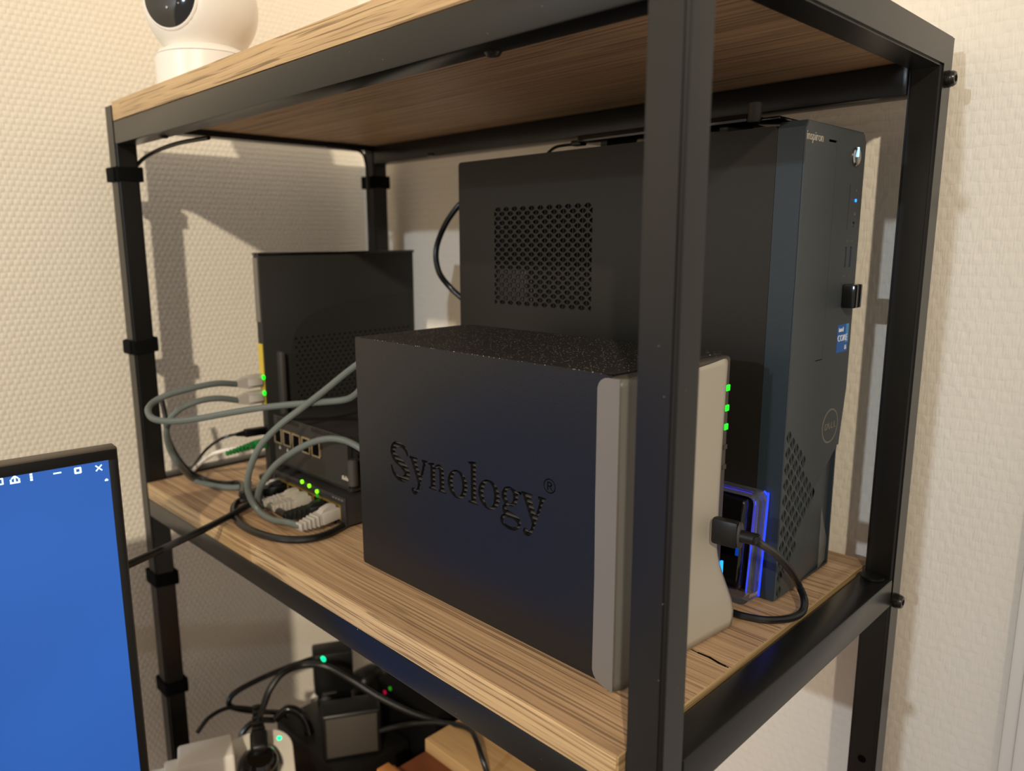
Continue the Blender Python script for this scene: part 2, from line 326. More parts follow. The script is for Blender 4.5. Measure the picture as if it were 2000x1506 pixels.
c = P(1722, 1119, z=0.0005); MB().cyl((W-p-0.0072, q-0.008, 0.0009), (0, 0, 1), 0.0078, 0.0014, 28, bev=0.0004).build('felt_pad', M['soft'], rack)

m = MB(); cr_ = [P(a, b, z=0.0001) for a, b in ((1350, 1268), (1363, 1275), (1385, 1284), (1405, 1296), (1418, 1302), (1423, 1304))]
for a, b, w in zip(cr_, cr_[1:], (0.0004, 0.0009, 0.0011, 0.0009, 0.0005)): m.tube([a, b], w*0.6, 6, 1)
m.build('split', M['dark'], mid_board)
# ---------------------------------------------------------------- hook-and-loop straps round the posts
def strap(z, label, px0, py0, h=0.0115, tilt=0.0, tail=1):
    t = thing('cable_strap', label, 'strap', (px0+p/2, py0+q/2, z), 'cable straps round the rack posts')
    lo = rrect(-p/2-0.0016, p/2+0.0034, -q/2-0.0018, q/2+0.0060, 0.0025, 4); hi = rrect(-p/2-0.0002, p/2+0.0018, -q/2-0.0002, q/2+0.0044, 0.0018, 4)
    m = MB(); n = len(lo); rings = []
    for lp, dz in ((lo, -h/2), (lo, h/2), (hi, h/2), (hi, -h/2)):
        rings.append([m.bm.verts.new((px0+p/2+a, py0+q/2+b, z+dz*(1+0.06*math.sin(k*1.7))+tilt*a)) for k, (a, b) in enumerate(lp)])
    for r in range(4):
        A, B = rings[r], rings[(r+1) % 4]
        for k in range(n): m.bm.faces.new((A[k], A[(k+1) % n], B[(k+1) % n], B[k]))
    m.build('band', M['velcro'], t)
    if tail: MB().box(px0-0.0036, px0-0.0014, py0+0.001, py0+q+0.001, z-h*0.55, z+h*0.45, 0.0006).build('tab', M['velcro'], t)
    return t
strap(0.2905, 'black cable strap high on the left post, just under the top board', 0, L-q, 0.0125)
strap(0.1325, 'black cable strap on the left post midway between the two boards', 0, L-q, 0.0125, 0.1)
strap(-0.1035, 'upper black cable strap on the left post below the shelf board', 0, L-q, 0.0130, -0.1, 0)
strap(-0.2235, 'lower black cable strap on the left post, above the white charger', 0, L-q, 0.0130, -0.1, 0)
strap(0.2960, 'black cable strap on the back post behind the tall black router', W-p, L-q, 0.0135, 0)

# ---------------------------------------------------------------- dome camera on the top board
def dome_camera():
    c = Vector((0.046, 0.487, 0.3518))
    t = thing('security_camera', 'white round pan-tilt camera with black lens face standing on the top board', 'camera', c)
    MB().lathe([(0.0380, 0), (0.0392, 0.001), (0.0390, 0.0255), (0.0384, 0.0262)], c, seg=48).build('base', M['white'], t)
    MB().lathe([(0.0384, 0.0266), (0.0360, 0.0300), (0.0300, 0.0330), (0.024, 0.036)], c, seg=48).build('collar', M['white'], t)
    hc = c+Vector((0.000, 0.000, 0.0657))
    d = Vector((-0.885, -0.455, 0.02)).normalized()
    m = MB().sphere((0, 0, 0), 0.0445, (1, 1, 0.98), 64, 40)
    for v in m.bm.verts:
        k = v.co.dot(d)
        if k > 0.0362: v.co -= d*(k-0.0362)
    h = m.xf(Matrix.Translation(hc)).build('head', M['white'], t)
    MB().lathe([(0.0260, 0.0344), (0.0260, 0.0362), (0.0250, 0.0372), (0.0240, 0.0372)], hc, d, 48).build('bezel', M['white'], h)
    f = MB().lathe([(0.0242, 0.0356), (0.0240, 0.0378), (0.018, 0.0394), (0.009, 0.0402), (0.001, 0.0404)], hc, d, 48).build('lens_face', M['glass'], h)
    side = d.cross(Vector((0, 0, 1))).normalized(); upv = side.cross(d)
    MB().lathe([(0.0095, 0.0394), (0.0095, 0.0410), (0.0070, 0.0412), (0.001, 0.0408)], hc+upv*0.006, d, 32).build('lens', M['lens'], h)
    MB().lathe([(0.0012, 0.0396), (0.0011, 0.0406), (0.0003, 0.0408)], hc-upv*0.010+side*0.001, d, 12).lathe([(0.0008, 0.0394), (0.0008, 0.0404), (0.0003, 0.0406)], hc-upv*0.008-side*0.010, d, 12).build('microphone', M['silver'], h)
dome_camera()

# ---------------------------------------------------------------- the small server with its name cut into the side
NX0, NX1, NY0, NY1, NZ1 = 0.0382, 0.1430, 0.0560, 0.2730, 0.1650
def offset_stroke(spine, widths):
    n = len(spine); Lp, Rp = [], []
    def cr(a, i, t):
        g = lambda k: a[max(0, min(n-1, k))]
        A, B, C, D = g(i-1), g(i), g(i+1), g(i+2)
        if isinstance(A, tuple): return tuple(0.5*(2*b+(c-x)*t+(2*x-5*b+4*c-d)*t*t+(3*b-x-3*c+d)*t**3) for x, b, c, d in zip(A, B, C, D))
        return B*(1-t)+C*t
    pts, ws = [], []
    for i in range(n-1):
        for k in range(4): pts.append(cr(spine, i, k/4)); ws.append(cr(widths, i, k/4))
    pts.append(spine[-1]); ws.append(widths[-1])
    for i, (x, y) in enumerate(pts):
        a, b = pts[max(0, i-1)], pts[min(len(pts)-1, i+1)]; dx, dy = b[0]-a[0], b[1]-a[1]; d = math.hypot(dx, dy)
        nx, ny = -dy/d*ws[i]/2, dx/d*ws[i]/2
        Lp.append((x+nx, y+ny)); Rp.append((x-nx, y-ny))
    return Lp+Rp[::-1]
def glyph_y(x):
    return [[(x, 93.4), (x+8.2, 93.4), (x+8.2, 92.2), (x+7.0, 91.6), (x+10.8, 82.2), (x+13.6, 91.2), (x+12.2, 92.2), (x+12.2, 93.4), (x+18.0, 93.4), (x+18.0, 92.2), (x+16.4, 91.4), (x+9.6, 74.2),
             (x+7.6, 70.2), (x+5.2, 68.4), (x+2.4, 68.6), (x+1.0, 70.4), (x+1.8, 72.6), (x+4.2, 72.8), (x+5.4, 71.4), (x+7.0, 73.4), (x+7.9, 76.4), (x+1.0, 91.4), (x-0.4, 92.2)]]
def name_loops():
    Ls = []
    Ls.append(offset_stroke([(54.6, 92.6), (51.6, 97.2), (46.0, 98.9), (40.6, 97.2), (38.8, 92.6), (41.6, 88.8), (47.6, 86.2), (52.6, 82.8), (53.0, 78.8), (49.0, 76.0), (43.2, 76.0), (38.6, 78.8), (36.8, 83.4)],
                            [1.4, 2.8, 3.2, 4.8, 5.6, 6.0, 6.2, 6.0, 5.4, 4.2, 3.2, 2.6, 1.4]))
    Ls += glyph_y(56.4)
    x = 75.2
    Ls.append([(x, 76), (x+7.6, 76), (x+7.6, 77.1), (x+6.4, 77.6), (x+6.4, 89.0), (x+8.0, 91.0), (x+10.0, 90.6), (x+10.3, 88.4), (x+10.3, 77.6), (x+9.2, 77.1), (x+9.2, 76), (x+16.6, 76), (x+16.6, 77.1), (x+14.9, 77.6), (x+14.9, 89.6), (x+13.6, 92.6), (x+10.6, 93.8), (x+7.6, 93.0), (x+5.6, 90.8), (x+5.6, 93.6), (x, 92.6), (x, 91.6), (x+1.8, 91.2), (x+1.8, 77.6), (x, 77.1)])
    for cx in (102.3, 129.4):
        Ls.append(ell(cx, 84.8, 9.0, 9.0, 28)); Ls.append(ell(cx, 84.8, 4.3, 7.5, 28))
    Ls.append([(111.8, 76), (120.2, 76), (120.2, 77.1), (118.7, 77.6), (118.7, 102.2), (112.0, 101.2), (112.0, 100.2), (114.2, 99.8), (114.2, 77.6), (111.8, 77.1)])
    # g: upper bowl, link and lower bowl in one outline, two counters
    Ls.append([(146.3, 93.9), (149.6, 92.9), (151.6, 92.2), (155.0, 92.6), (155.0, 90.8), (152.4, 90.4), (152.7, 88.0), (151.4, 84.4), (148.2, 82.4), (144.6, 82.3), (143.2, 81.2), (143.6, 79.8), (149.2, 78.8), (153.4, 77.4), (155.0, 74.4), (153.6, 70.8), (149.6, 68.6), (145.0, 68.4), (140.2, 69.6), (138.2, 72.4), (139.2, 75.2), (141.6, 76.8), (140.2, 78.6), (140.2, 80.8), (142.0, 82.9), (139.9, 85.6), (139.8, 89.2), (142.0, 92.6)])
    Ls.append(ell(146.2, 88.1, 2.7, 4.1, 20)); Ls.append(ell(146.6, 72.9, 5.6, 2.5, 20))
    Ls += glyph_y(155.2)
    Ls.append(ell(175.6, 100.9, 4.2, 4.1, 28)); Ls.append(ell(175.6, 100.9, 3.6, 3.5, 28))
    R = [(174.0, 98.6), (174.0, 103.2), (176.0, 103.2), (177.3, 102.6), (177.5, 101.8), (177.2, 101.0), (176.3, 100.6), (177.9, 98.6), (177.0, 98.6), (175.6, 100.5), (174.8, 100.5), (174.8, 98.6)]
    Ls.append(R); Ls.append([(174.8, 102.5), (176.0, 102.5), (176.6, 101.8), (176.0, 101.1), (174.8, 101.1)])
    return [[((a)/1000, b/1000) for a, b in lp] for lp in Ls]
def server():
    t = thing('storage_server', 'boxy black storage server with a name cut into its side panel', 'storage server', ((NX0+NX1)/2, (NY0+NY1)/2, 0))
    sm = frame((NX0, NY1, 0), (0, -1, 0), (0, 0, 1))                    # u runs towards the front, v up, depth towards -X
    out = rrect(0, NY1-0.0600, 0.0035, NZ1, 0.0016, 3)
    sp = plate([out]+name_loops(), 0.0026, sm, 'side_panel', M['nas'], t)
    MB().box(NX0+0.0036, NX1-0.001, NY0+0.004, NY1-0.0005, 0.0035, NZ1-0.0006, 0.001).build('case', M['inner'], t)
    for k in range(14):                                                 # slats seen through the cut letters
        z = 0.0672+k*0.00285
        MB().box(NX0+0.0019, NX0+0.0036, 0.096, 0.239, z, z+0.0011).build('slat', M['louvre'], sp)
    top = MB().prism([(NX0+0.0003, NY1), (NX1, NY1), (NX1, NY0+0.004), (NX1-0.006, NY0+0.0005), (NX1-0.06, NY0+0.008), (NX0+0.02, NY0+0.0045), (NX0+0.006, NY0+0.0055), (NX0+0.0003, NY0+0.0085)], 'z', NZ1-0.004, NZ1+0.0004)
    top.build('top_panel', M['nastop'], t)
    MB().box(NX1-0.0015, NX1, NY0+0.006, NY1, 0.0035, NZ1-0.001).build('side_panel', M['nas'], t)
    MB().box(NX0+0.0026, NX1-0.0015, NY1-0.0006, NY1+0.0006, 0.005, NZ1-0.002).build('back_panel', M['inner'], t)
    fr = MB().box(NX0+0.001, NX1-0.0002, NY0-0.0030, NY0+0.0062, 0.0030, NZ1-0.0012, 0.0022, 3).build('front_bezel', M['bezelnas'], t)
    for x in (NX0+0.012, NX1-0.012):
        for y in (NY0+0.02, NY1-0.02): MB().cyl((x, y, 0.0018), (0, 0, 1), 0.007, 0.0036, 18).build('foot', M['soft'], t)
    fy = NY0-0.0031
    for px_, py_ in ((1424, 757), (1423, 796), (1420, 833)):
        c = P(px_, py_, y=fy); MB().box(NX1-0.0048, NX1-0.0010, fy-0.0004, fy+0.001, c.z-0.0018, c.z+0.0018, 0.0004).build('status_light', M['led_g'], fr)
    for py_ in (872, 910):
        c = P(1419, py_, y=fy); MB().box(NX1-0.0048, NX1-0.0010, fy-0.0003, fy+0.001, c.z-0.0014, c.z+0.0014).build('unlit_light', M['slat'], fr)
    c = P(1408, 1115, y=fy); MB().box(c.x-0.0012, c.x+0.0016, fy-0.0006, fy+0.001, c.z-0.0062, c.z+0.0062, 0.0004).build('copy_button', M['led_b'], fr)
    return t
server()
def film():
    """thin frosted sheet taped over the server's front; one side folds round onto the side panel, the lower free corner flares out"""
    t = thing('frosted_cover', 'off-white frosted plastic sheet wrapped over the server front', 'cover', (0.09, NY0-0.004, 0.003))
    nu, nv = 40, 36; m = MB(); g = []
    Z0, Z1 = 0.0012, 0.1640
    for j in range(nv+1):
        v = j/nv; row = []
        low = max(0.0, 1-v/0.33); low = low*low*(3-2*low)
        right = 0.1385-0.0022*math.sin(min(1, (1-v)/0.5)*PI*0.5)*(1-low)+0.0090*low*(1-max(0, (0.06-v)/0.06)*0.45)
        for i in range(nu+1):
            u = i/nu
            x = NX0-0.0009+(right-NX0+0.0009)*u
            edge = max(0, 1-u/0.06)
            y = NY0-0.0046+0.0045*edge**2
            y -= 0.0065*low*(u**1.6)                                     # lower corner lifts away from the front
            y += 0.0020*max(0, (u-0.955)/0.045)**2*(1-low)
            z = Z0+(Z1-Z0)*v
            if u > 0.93: z -= max(0, (v-0.94)/0.06)*0.006*((u-0.93)/0.07)**2
            z -= 0.0022*(max(0, (v-0.97))/0.03)*math.sin(PI*min(1, u*1.0))*1.3
            row.append(m.bm.verts.new((x, y, z)))
        g.append(row)
    for j in range(nv):
        for i in range(nu): m.bm.faces.new((g[j][i], g[j][i+1], g[j+1][i+1], g[j+1][i]))
    for f in m.bm.faces: f.material_index = 1 if max(v.co.x for v in f.verts) < NX0+0.020 else 0  # strip next to the fold gets the darker film colour
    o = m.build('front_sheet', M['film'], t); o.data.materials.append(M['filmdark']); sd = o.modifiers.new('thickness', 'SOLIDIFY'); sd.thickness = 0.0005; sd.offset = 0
    f0, f1 = NY0-0.0028, 0.0662
    lp = [(f0, 0.0012), (f0, 0.1638), (f1-0.0062, 0.1638)]+[(f1-0.006+0.006*math.sin(a), 0.1578+0.006*math.cos(a)) for a in (0.3, 0.7, 1.1, 1.5)]+[(f1, 0.10), (f1-0.0004, 0.06)]+[(f1-0.0075+0.0075*math.cos(a), 0.0100-0.0075*math.sin(a)) for a in (0.1, 0.5, 0.9, 1.3)]+[(f1-0.010, 0.0018)]
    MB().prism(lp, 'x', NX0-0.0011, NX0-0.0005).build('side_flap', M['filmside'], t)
film()

# ---------------------------------------------------------------- desktop computer
DX0, DX1, DY0, DY1, DZ1 = 0.1902, 0.2812, 0.0403, 0.3350, 0.2930
def hexhalf(cx, cy, w, h, g):
    """two halves of a rounded six-sided hole with a thin bar between them"""
    L_ = [(cx-g, cy-h), (cx-g, cy+h), (cx-w*0.45, cy+h*0.8), (cx-w, cy+h*0.15), (cx-w, cy-h*0.15), (cx-w*0.45, cy-h*0.8)]
    R_ = [(2*cx-a, b) for a, b in L_][::-1]
    return [L_, R_]
def computer():
    t = thing('desktop_computer', 'slim charcoal desktop computer tower with perforated side vent, standing against the wall', 'computer', ((DX0+DX1)/2, (DY0+DY1)/2, 0))
    MB().box(DX0+0.0022, DX1-0.002, DY0+0.016, DY1-0.001, 0.003, DZ1-0.002).build('chassis', M['inner'], t)
    u0, u1, v0, v1 = DY1-0.2925, DY1-0.1915, 0.1772, 0.2548
    holes = []; nc, nr = 11, 22; dx = (u1-u0)/nc; dz = (v1-v0)/nr
    for r in range(nr):
        off = 0 if r % 2 == 0 else 0.5
        for c in range(nc+(1 if off else 0)):
            cx = u0+dx*(c+0.5-off+0.0); cy = v1-dz*(r+0.5)
            hs = hexhalf(cx, cy, dx*0.345, dz*0.56, 0.00026)
            if off and c == 0: hs = hs[1:]
            if off and c == nc: hs = hs[:1]
            holes += hs
    sm = frame((DX0, DY1, 0), (0, -1, 0), (0, 0, 1))
    plate([rrect(0, DY1-DY0-0.0166, 0.003, DZ1, 0.003, 4)]+holes, 0.0012, sm, 'side_panel', M['pc'], t)
    MB().box(DX0+0.0012, DX1, DY0+0.0166, DY1, DZ1-0.002, DZ1, 0.0006).build('top_panel', M['inner'], t)
    MB().box(DX1-0.002, DX1, DY0+0.0166, DY1, 0.003, DZ1).build('side_panel', M['pc'], t)
    # faint parts behind the vent
    MB().box(DX0+0.0014, DX0+0.0022, 0.258, 0.290, 0.180, 0.206, 0.0003).build('fan_bracket', M['slat'], t)
    for k in range(5): MB().box(DX0+0.0014, DX0+0.0022, 0.2525-k*0.0009, 0.2530-k*0.0009, 0.180, 0.202-k*0.003).build('fin', M['chrome'], t)
    for x in (DX0+0.015, DX1-0.015):
        for y in (DY0+0.03, DY1-0.03): MB().cyl((x, y, 0.0016), (0, 0, 1), 0.008, 0.0032, 16).build('foot', M['soft'], t)
    # front bezel: rim, flat upper face, lower right facet set back
    zT = 0.2952
    rl = [(DX0, 0.0012), (DX1-0.0075, 0.0012), (DX1-0.0080, 0.085), (DX1, 0.128), (DX1, zT-0.006), (DX1-0.004, zT), (DX0+0.004, zT), (DX0, zT-0.004)]
    ri = [(DX0+0.0016, 0.0028), (DX1-0.0091, 0.0028), (DX1-0.0096, 0.0854), (DX1-0.0016, 0.1284), (DX1-0.0016, zT-0.0067), (DX1-0.0047, zT-0.0016), (DX0+0.0047, zT-0.0016), (DX0+0.0016, zT-0.0047)]
    bz = plate([rl, ri], 0.0155, frame((0, DY0+0.0009, 0), (1, 0, 0), (0, 0, 1)), 'front_bezel', M['pcside'], t)
    fm = frame((0, DY0, 0), (1, 0, 0), (0, 0, 1))                       # depth towards -Y
    tri = []
    gx, gz = 0.01170, 0.00510                                            # pitch of the triangular grille
    def inside(x, z):                                                    # right edge of the grille: slants out, then in
        if z > 0.0655: lim = 0.1915+(0.1195-z)*0.935
        else: lim = 0.2405-(0.0655-z)*0.72
        return x < lim-0.0012 and x > DX0+0.0040
    k = 0
    z = 0.1185
    while z > 0.006:
        x = DX0+0.0052+(gx/2 if k % 2 else 0)
        while x < DX1-0.01:
            if inside(x, z): tri += hexhalf(x, z, 0.0034, 0.0041, 0.00030)
            x += gx
        z -= gz; k += 1
    face = [(DX0+0.0006, 0.0018), (0.2215, 0.0018), (0.2405, 0.0660), (0.2735, 0.0900), (DX1-0.0072, 0.0885), (DX1-0.0012, 0.1285), (DX1-0.0010, zT-0.0062), (DX1-0.0045, zT-0.0012), (DX0+0.004, zT-0.0006), (DX0+0.0010, zT-0.0046)]
    bay = [(0.2235, 0.1530), (0.2368, 0.1530), (0.2345, 0.2856), (0.2230, 0.2856)]
    slot = [(0.2590, 0.2340), (0.2600, 0.2340), (0.2603, 0.2620), (0.2592, 0.2620)]
    usb1 = rrect(0.2592, 0.2622, 0.2098, 0.2228, 0.0003, 1); usb2 = rrect(0.2674, 0.2704, 0.2098, 0.2228, 0.0003, 1)
    jack = ell(0.2699, 0.2371, 0.0020, 0.0020, 16)
    bayslot = [(0.2228, 0.2852), (0.2346, 0.2852), (0.2346, 0.2866), (0.2228, 0.2866)]
    cut = [(0.2359, 0.1530), (0.2363, 0.1530), (0.2347, 0.2851), (0.2343, 0.2851)]
    cutb = [(0.2258, 0.1520), (0.2364, 0.1520), (0.2364, 0.1526), (0.2258, 0.1526)]
    plate([face, slot, usb1, usb2, jack, bayslot, cut, cutb]+tri, 0.0009, fm, 'front_panel', M['pcf'], bz)
    MB().prism([(DX0+0.002, 0.003), (0.2415, 0.003), (0.2415, 0.1215), (DX0+0.002, 0.1215)], 'y', DY0+0.0088, DY0+0.0092).prism([(0.2222, 0.150), (0.272, 0.150), (0.272, 0.288), (0.2222, 0.288)], 'y', DY0+0.0088, DY0+0.0092).build('dark_backing', M['dark'], bz)
    # facet to the lower right, sloping back from the crease
    m = MB(); A = [(0.2215, DY0+0.0006, 0.0018), (0.2405, DY0+0.0004, 0.0660), (0.2735, DY0+0.0006, 0.0900), (DX1-0.0080, DY0+0.0040, 0.0850), (DX1-0.0078, DY0+0.0040, 0.0018)]
    vs = [m.bm.verts.new(a) for a in A]; m.bm.faces.new((vs[0], vs[1], vs[4])); m.bm.faces.new((vs[1], vs[2], vs[3])); m.bm.faces.new((vs[1], vs[3], vs[4]))
    m.build('lower_facet', M['pcf'], bz)
    F = lambda x, z: frame((x, DY0-0.0001, z), (1, 0, 0), (0, 0, 1))
    text('inspiron', 0.0072, F(0.2030, 0.2864), 'name_print', M['print_'], bz, sx=0.98)
    b = MB().lathe([(0.0058, -0.0005), (0.0060, 0.0010), (0.0050, 0.0016), (0.002, 0.0013), (0.0004, 0.0012)], (0.2644, DY0, 0.2792), (0, -1, 0), 32).build('power_button', M['chrome'], t)
    MB().box(0.2638, 0.2654, DY0-0.0020, DY0-0.0010, 0.2790, 0.2850, 0.0003).build('power_light', M['led_w'], b)
    MB().box(0.2691, 0.2711, DY0-0.0006, DY0+0.0005, 0.2513, 0.2533, 0.0004).build('activity_light', M['led_b'], bz)
    MB().cyl((0.2699, DY0+0.0009, 0.2371), (0, -1, 0), 0.0014, 0.0004, 16).build('jack_ring', M['chrome'], bz)
    MB().box(0.2594, 0.2604, DY0+0.0004, DY0+0.0014, 0.2104, 0.2222).build('usb_tongue', M['usbwhite'], bz)
    MB().box(0.2684, 0.2702, DY0+0.0006, DY0+0.0014, 0.2104, 0.2222).build('usb_tongue', M['usbblue'], bz)
    mk = MB()                                                            # small trident symbols over the ports
    for x, z in ((0.2610, 0.2268), (0.2690, 0.2268), (0.2602, 0.2042), (0.2690, 0.2042)):
        mk.box(x-0.0018, x+0.0018, DY0-0.0002, DY0, z-0.00015, z+0.00015).cyl((x+0.0016, DY0-0.0001, z), (0, 1, 0), 0.00045, 0.0002, 8).box(x-0.0006, x+0.0008, DY0-0.0002, DY0, z+0.0005, z+0.0008).box(x-0.0002, x+0.0010, DY0-0.0002, DY0, z-0.0008, z-0.0005)
    mk.cyl((0.2702, DY0-0.0001, 0.2436), (0, 1, 0), 0.0011, 0.0002, 12).cyl((0.2702, DY0-0.0001, 0.2585), (0, 1, 0), 0.0008, 0.0002, 4).box(0.2745, 0.2760, DY0-0.0002, DY0, 0.2690, 0.2693)
    mk.build('port_symbols', M['dim'], bz)['kind'] = 'stuff'
    # round emblem with the letters, the E leaning
    em = frame((0.2568, DY0-0.0001, 0.1048), (1, 0, 0), (0, 0, 1)) @ Matrix.Rotation(math.radians(0), 4, 'Z')
    plate([ell(0, 0, 0.0128, 0.0118, 44), ell(0.0003, 0, 0.0117, 0.0107, 44)], 0.0006, em, 'emblem_ring', M['silver'], bz)
    for ch, dx_, rz in (('D', -0.0066, 0), ('E', -0.0022, 38), ('L', 0.0028, 0), ('L', 0.0070, 0)):
        text(ch, 0.0064, em @ Matrix.Translation((dx_, 0, 0)) @ Matrix.Rotation(math.radians(rz), 4, 'Z'), 'emblem_letter', M['silver'], bz, 0.0005)
    st = MB().box(0.2575, 0.2752, DY0-0.0002, DY0+0.0001, 0.1538, 0.1724, 0.0001, 1).build('sticker', M['sticker'], bz)
    MB().box(0.2708, 0.2752, DY0-0.0003, DY0-0.0001, 0.1600, 0.1724).build('sticker_stripe', M['stick2'], st)
    for body, sz, x, z in (('intel', 0.0042, 0.2625, 0.1690), ('CORE', 0.0060, 0.2655, 0.1632), ('i5', 0.0042, 0.2716, 0.1566)):
        text(body, sz, frame((x, DY0-0.0004, z), (1, 0, 0), (0, 0, 1)), 'sticker_print', M['stickw'], st, 0.0003)
    m = MB(); A = [(0.2500, DY0+0.0000, 0.052), (0.2550, DY0+0.0018, 0.046), (0.2720, DY0+0.0038, 0.020), (0.2718, DY0+0.0040, 0.0035), (0.2560, DY0+0.0020, 0.0030), (0.2552, DY0+0.002, 0.030)]
    vs = [m.bm.verts.new((x, y-0.0015, z)) for x, y, z in A]; m.bm.faces.new(vs); m.build('peeling_film', M['tape'], bz)
    return t
computer()
def dongle():
    a = P(1647, 553, y=DY0-0.004); b = P(1671, 597, y=DY0-0.006)
    t = thing('usb_dongle', 'small black twin dongle plugged into the computer front above the blue sticker', 'dongle', ((a.x+b.x)/2, DY0, (a.z+b.z)/2))
    zc0, zc1 = 0.1836, 0.1990
    MB().box(0.2592, 0.2650, DY0-0.0085, DY0-0.0001, zc0, zc1, 0.0009).build('receiver', M['gloss'], t)
    MB().box(0.2662, 0.2716, DY0-0.0085, DY0-0.0001, zc0, zc1, 0.0009).build('receiver', M['gloss'], t)
    MB().box(0.2650, 0.2662, DY0-0.0020, DY0-0.0001, zc0+0.001, zc1-0.001).build('bridge', M['black'], t)
dongle()
def slim_box():
    t = thing('slim_receiver', 'thin black slab with an upright peg lying on the computer top', 'receiver', (0.235, 0.145, DZ1))
    z0, z1 = 0.3020, 0.3075
    x0 = 0.222
    MB().box(x0, 0.276, 0.0935, 0.2330, z0, z1, 0.0008).build('body', M['gloss'], t)
    MB().box(x0+0.0008, 0.2752, 0.0720, 0.0935, z0-0.0004, z0+0.0018, 0.0006).build('lip', M['gloss'], t)
    MB().cyl((x0+0.0005, 0.0885, (z0+z1)/2+0.0026), (0, 0, 1), 0.0043, 0.0118, 24, bev=0.0006).build('peg', M['bezelnas'], t)
    for y in (0.115, 0.215): MB().box(x0+0.01, 0.270, y-0.003, y+0.003, DZ1, z0).build('foot', M['black'], t)
    MB().box(x0+0.004, x0+0.012, 0.2330, 0.2430, z0-0.001, z0+0.0030, 0.0008).tube([(x0+0.008, 0.2425, z0+0.0008), (x0+0.009, 0.262, z0+0.0004), (x0+0.013, 0.276, z0-0.004), (x0+0.016, 0.284, DZ1+0.0012)], 0.0012).build('lead', M['cord'], t)
slim_box()

# ---------------------------------------------------------------- clear drive case lit blue
def drive():
    t = thing('clear_drive_case', 'clear plastic drive case glowing blue, leaning between the server and the computer', 'drive', (0.178, 0.10, 0))
    x0, x1, y0, y1, z0, z1 = 0.1705, 0.1832, 0.0480, 0.1500, 0.0012, 0.0735
    lean = Matrix.Translation((x1, 0, z0)) @ Matrix.Rotation(math.radians(4.6), 4, 'Y') @ Matrix.Translation((-x1, 0, -z0))
    def ring(a, b, c, d, r): return rrect(a, b, c, d, r, 5)
    m = MB(); outer, inner_ = ring(y0, y1, z0, z1, 0.006), ring(y0+0.0030, y1-0.003, z0+0.003, z1-0.003, 0.0045)
    n = len(outer); R = [[m.bm.verts.new((x, a, b)) for a, b in lp] for x, lp in ((x0, outer), (x1, outer), (x1, inner_), (x0, inner_))]
    for r in range(4):
        A, B = R[r], R[(r+1) % 4]
        for k in range(n): m.bm.faces.new((A[k], A[(k+1) % n], B[(k+1) % n], B[k]))
    m.xf(lean).build('clear_shell', M['clear'], t)
    MB().box(x0+0.0002, x1-0.0022, y0+0.0085, y1-0.006, z0+0.0070, z1-0.0060, 0.0025, 3).xf(lean).build('drive_block', M['gloss'], t)
    MB().box(x0+0.0006, x0+0.0022, y0+0.0032, y0+0.0084, z0+0.0040, z1-0.0040, 0.0007).box(x0+0.0004, x0+0.0026, y0+0.0034, y1-0.0034, z1-0.0058, z1-0.0034, 0.0005).build('inner_tray', M['clear'], t) if False else None
    lp = [(y0-0.0002, z0+0.004)]+[(y0-0.0002, z1-0.006)]+[(y0+0.0045-0.0045*math.cos(a), z1-0.0048+0.0048*math.sin(a)) for a in (0.4, 0.8, 1.2)]
    MB().tube([(x1-0.0004, a, b) for a, b in lp], 0.0007, 8, 4).xf(lean).build('light_edge', M['led_v'], t)
    MB().tube([(x0+0.0020, y0+0.0022, z1-0.0075), (x0+0.0022, y0+0.0024, z1-0.0260)], 0.0005, 6, 1).tube([(x0+0.004, y0+0.006, z1-0.0012), (x0+0.004, y0+0.060, z1-0.0010)], 0.0006, 6, 1).tube([(x0+0.0008, y0+0.012, z0+0.0012), (x0+0.0008, y0+0.05, z0+0.0012)], 0.0006, 6, 1).xf(lean).build('light_edge', emis('led_dim_blue', (40, 30, 190), 0.5), t)
    MB().box(x0+0.0000, x0+0.0006, y0+0.0100, y0+0.0120, z0+0.030, z0+0.041).xf(lean).build('glow_mark', emis('led_deep_blue', (10, 70, 190), 0.5), t)
drive()

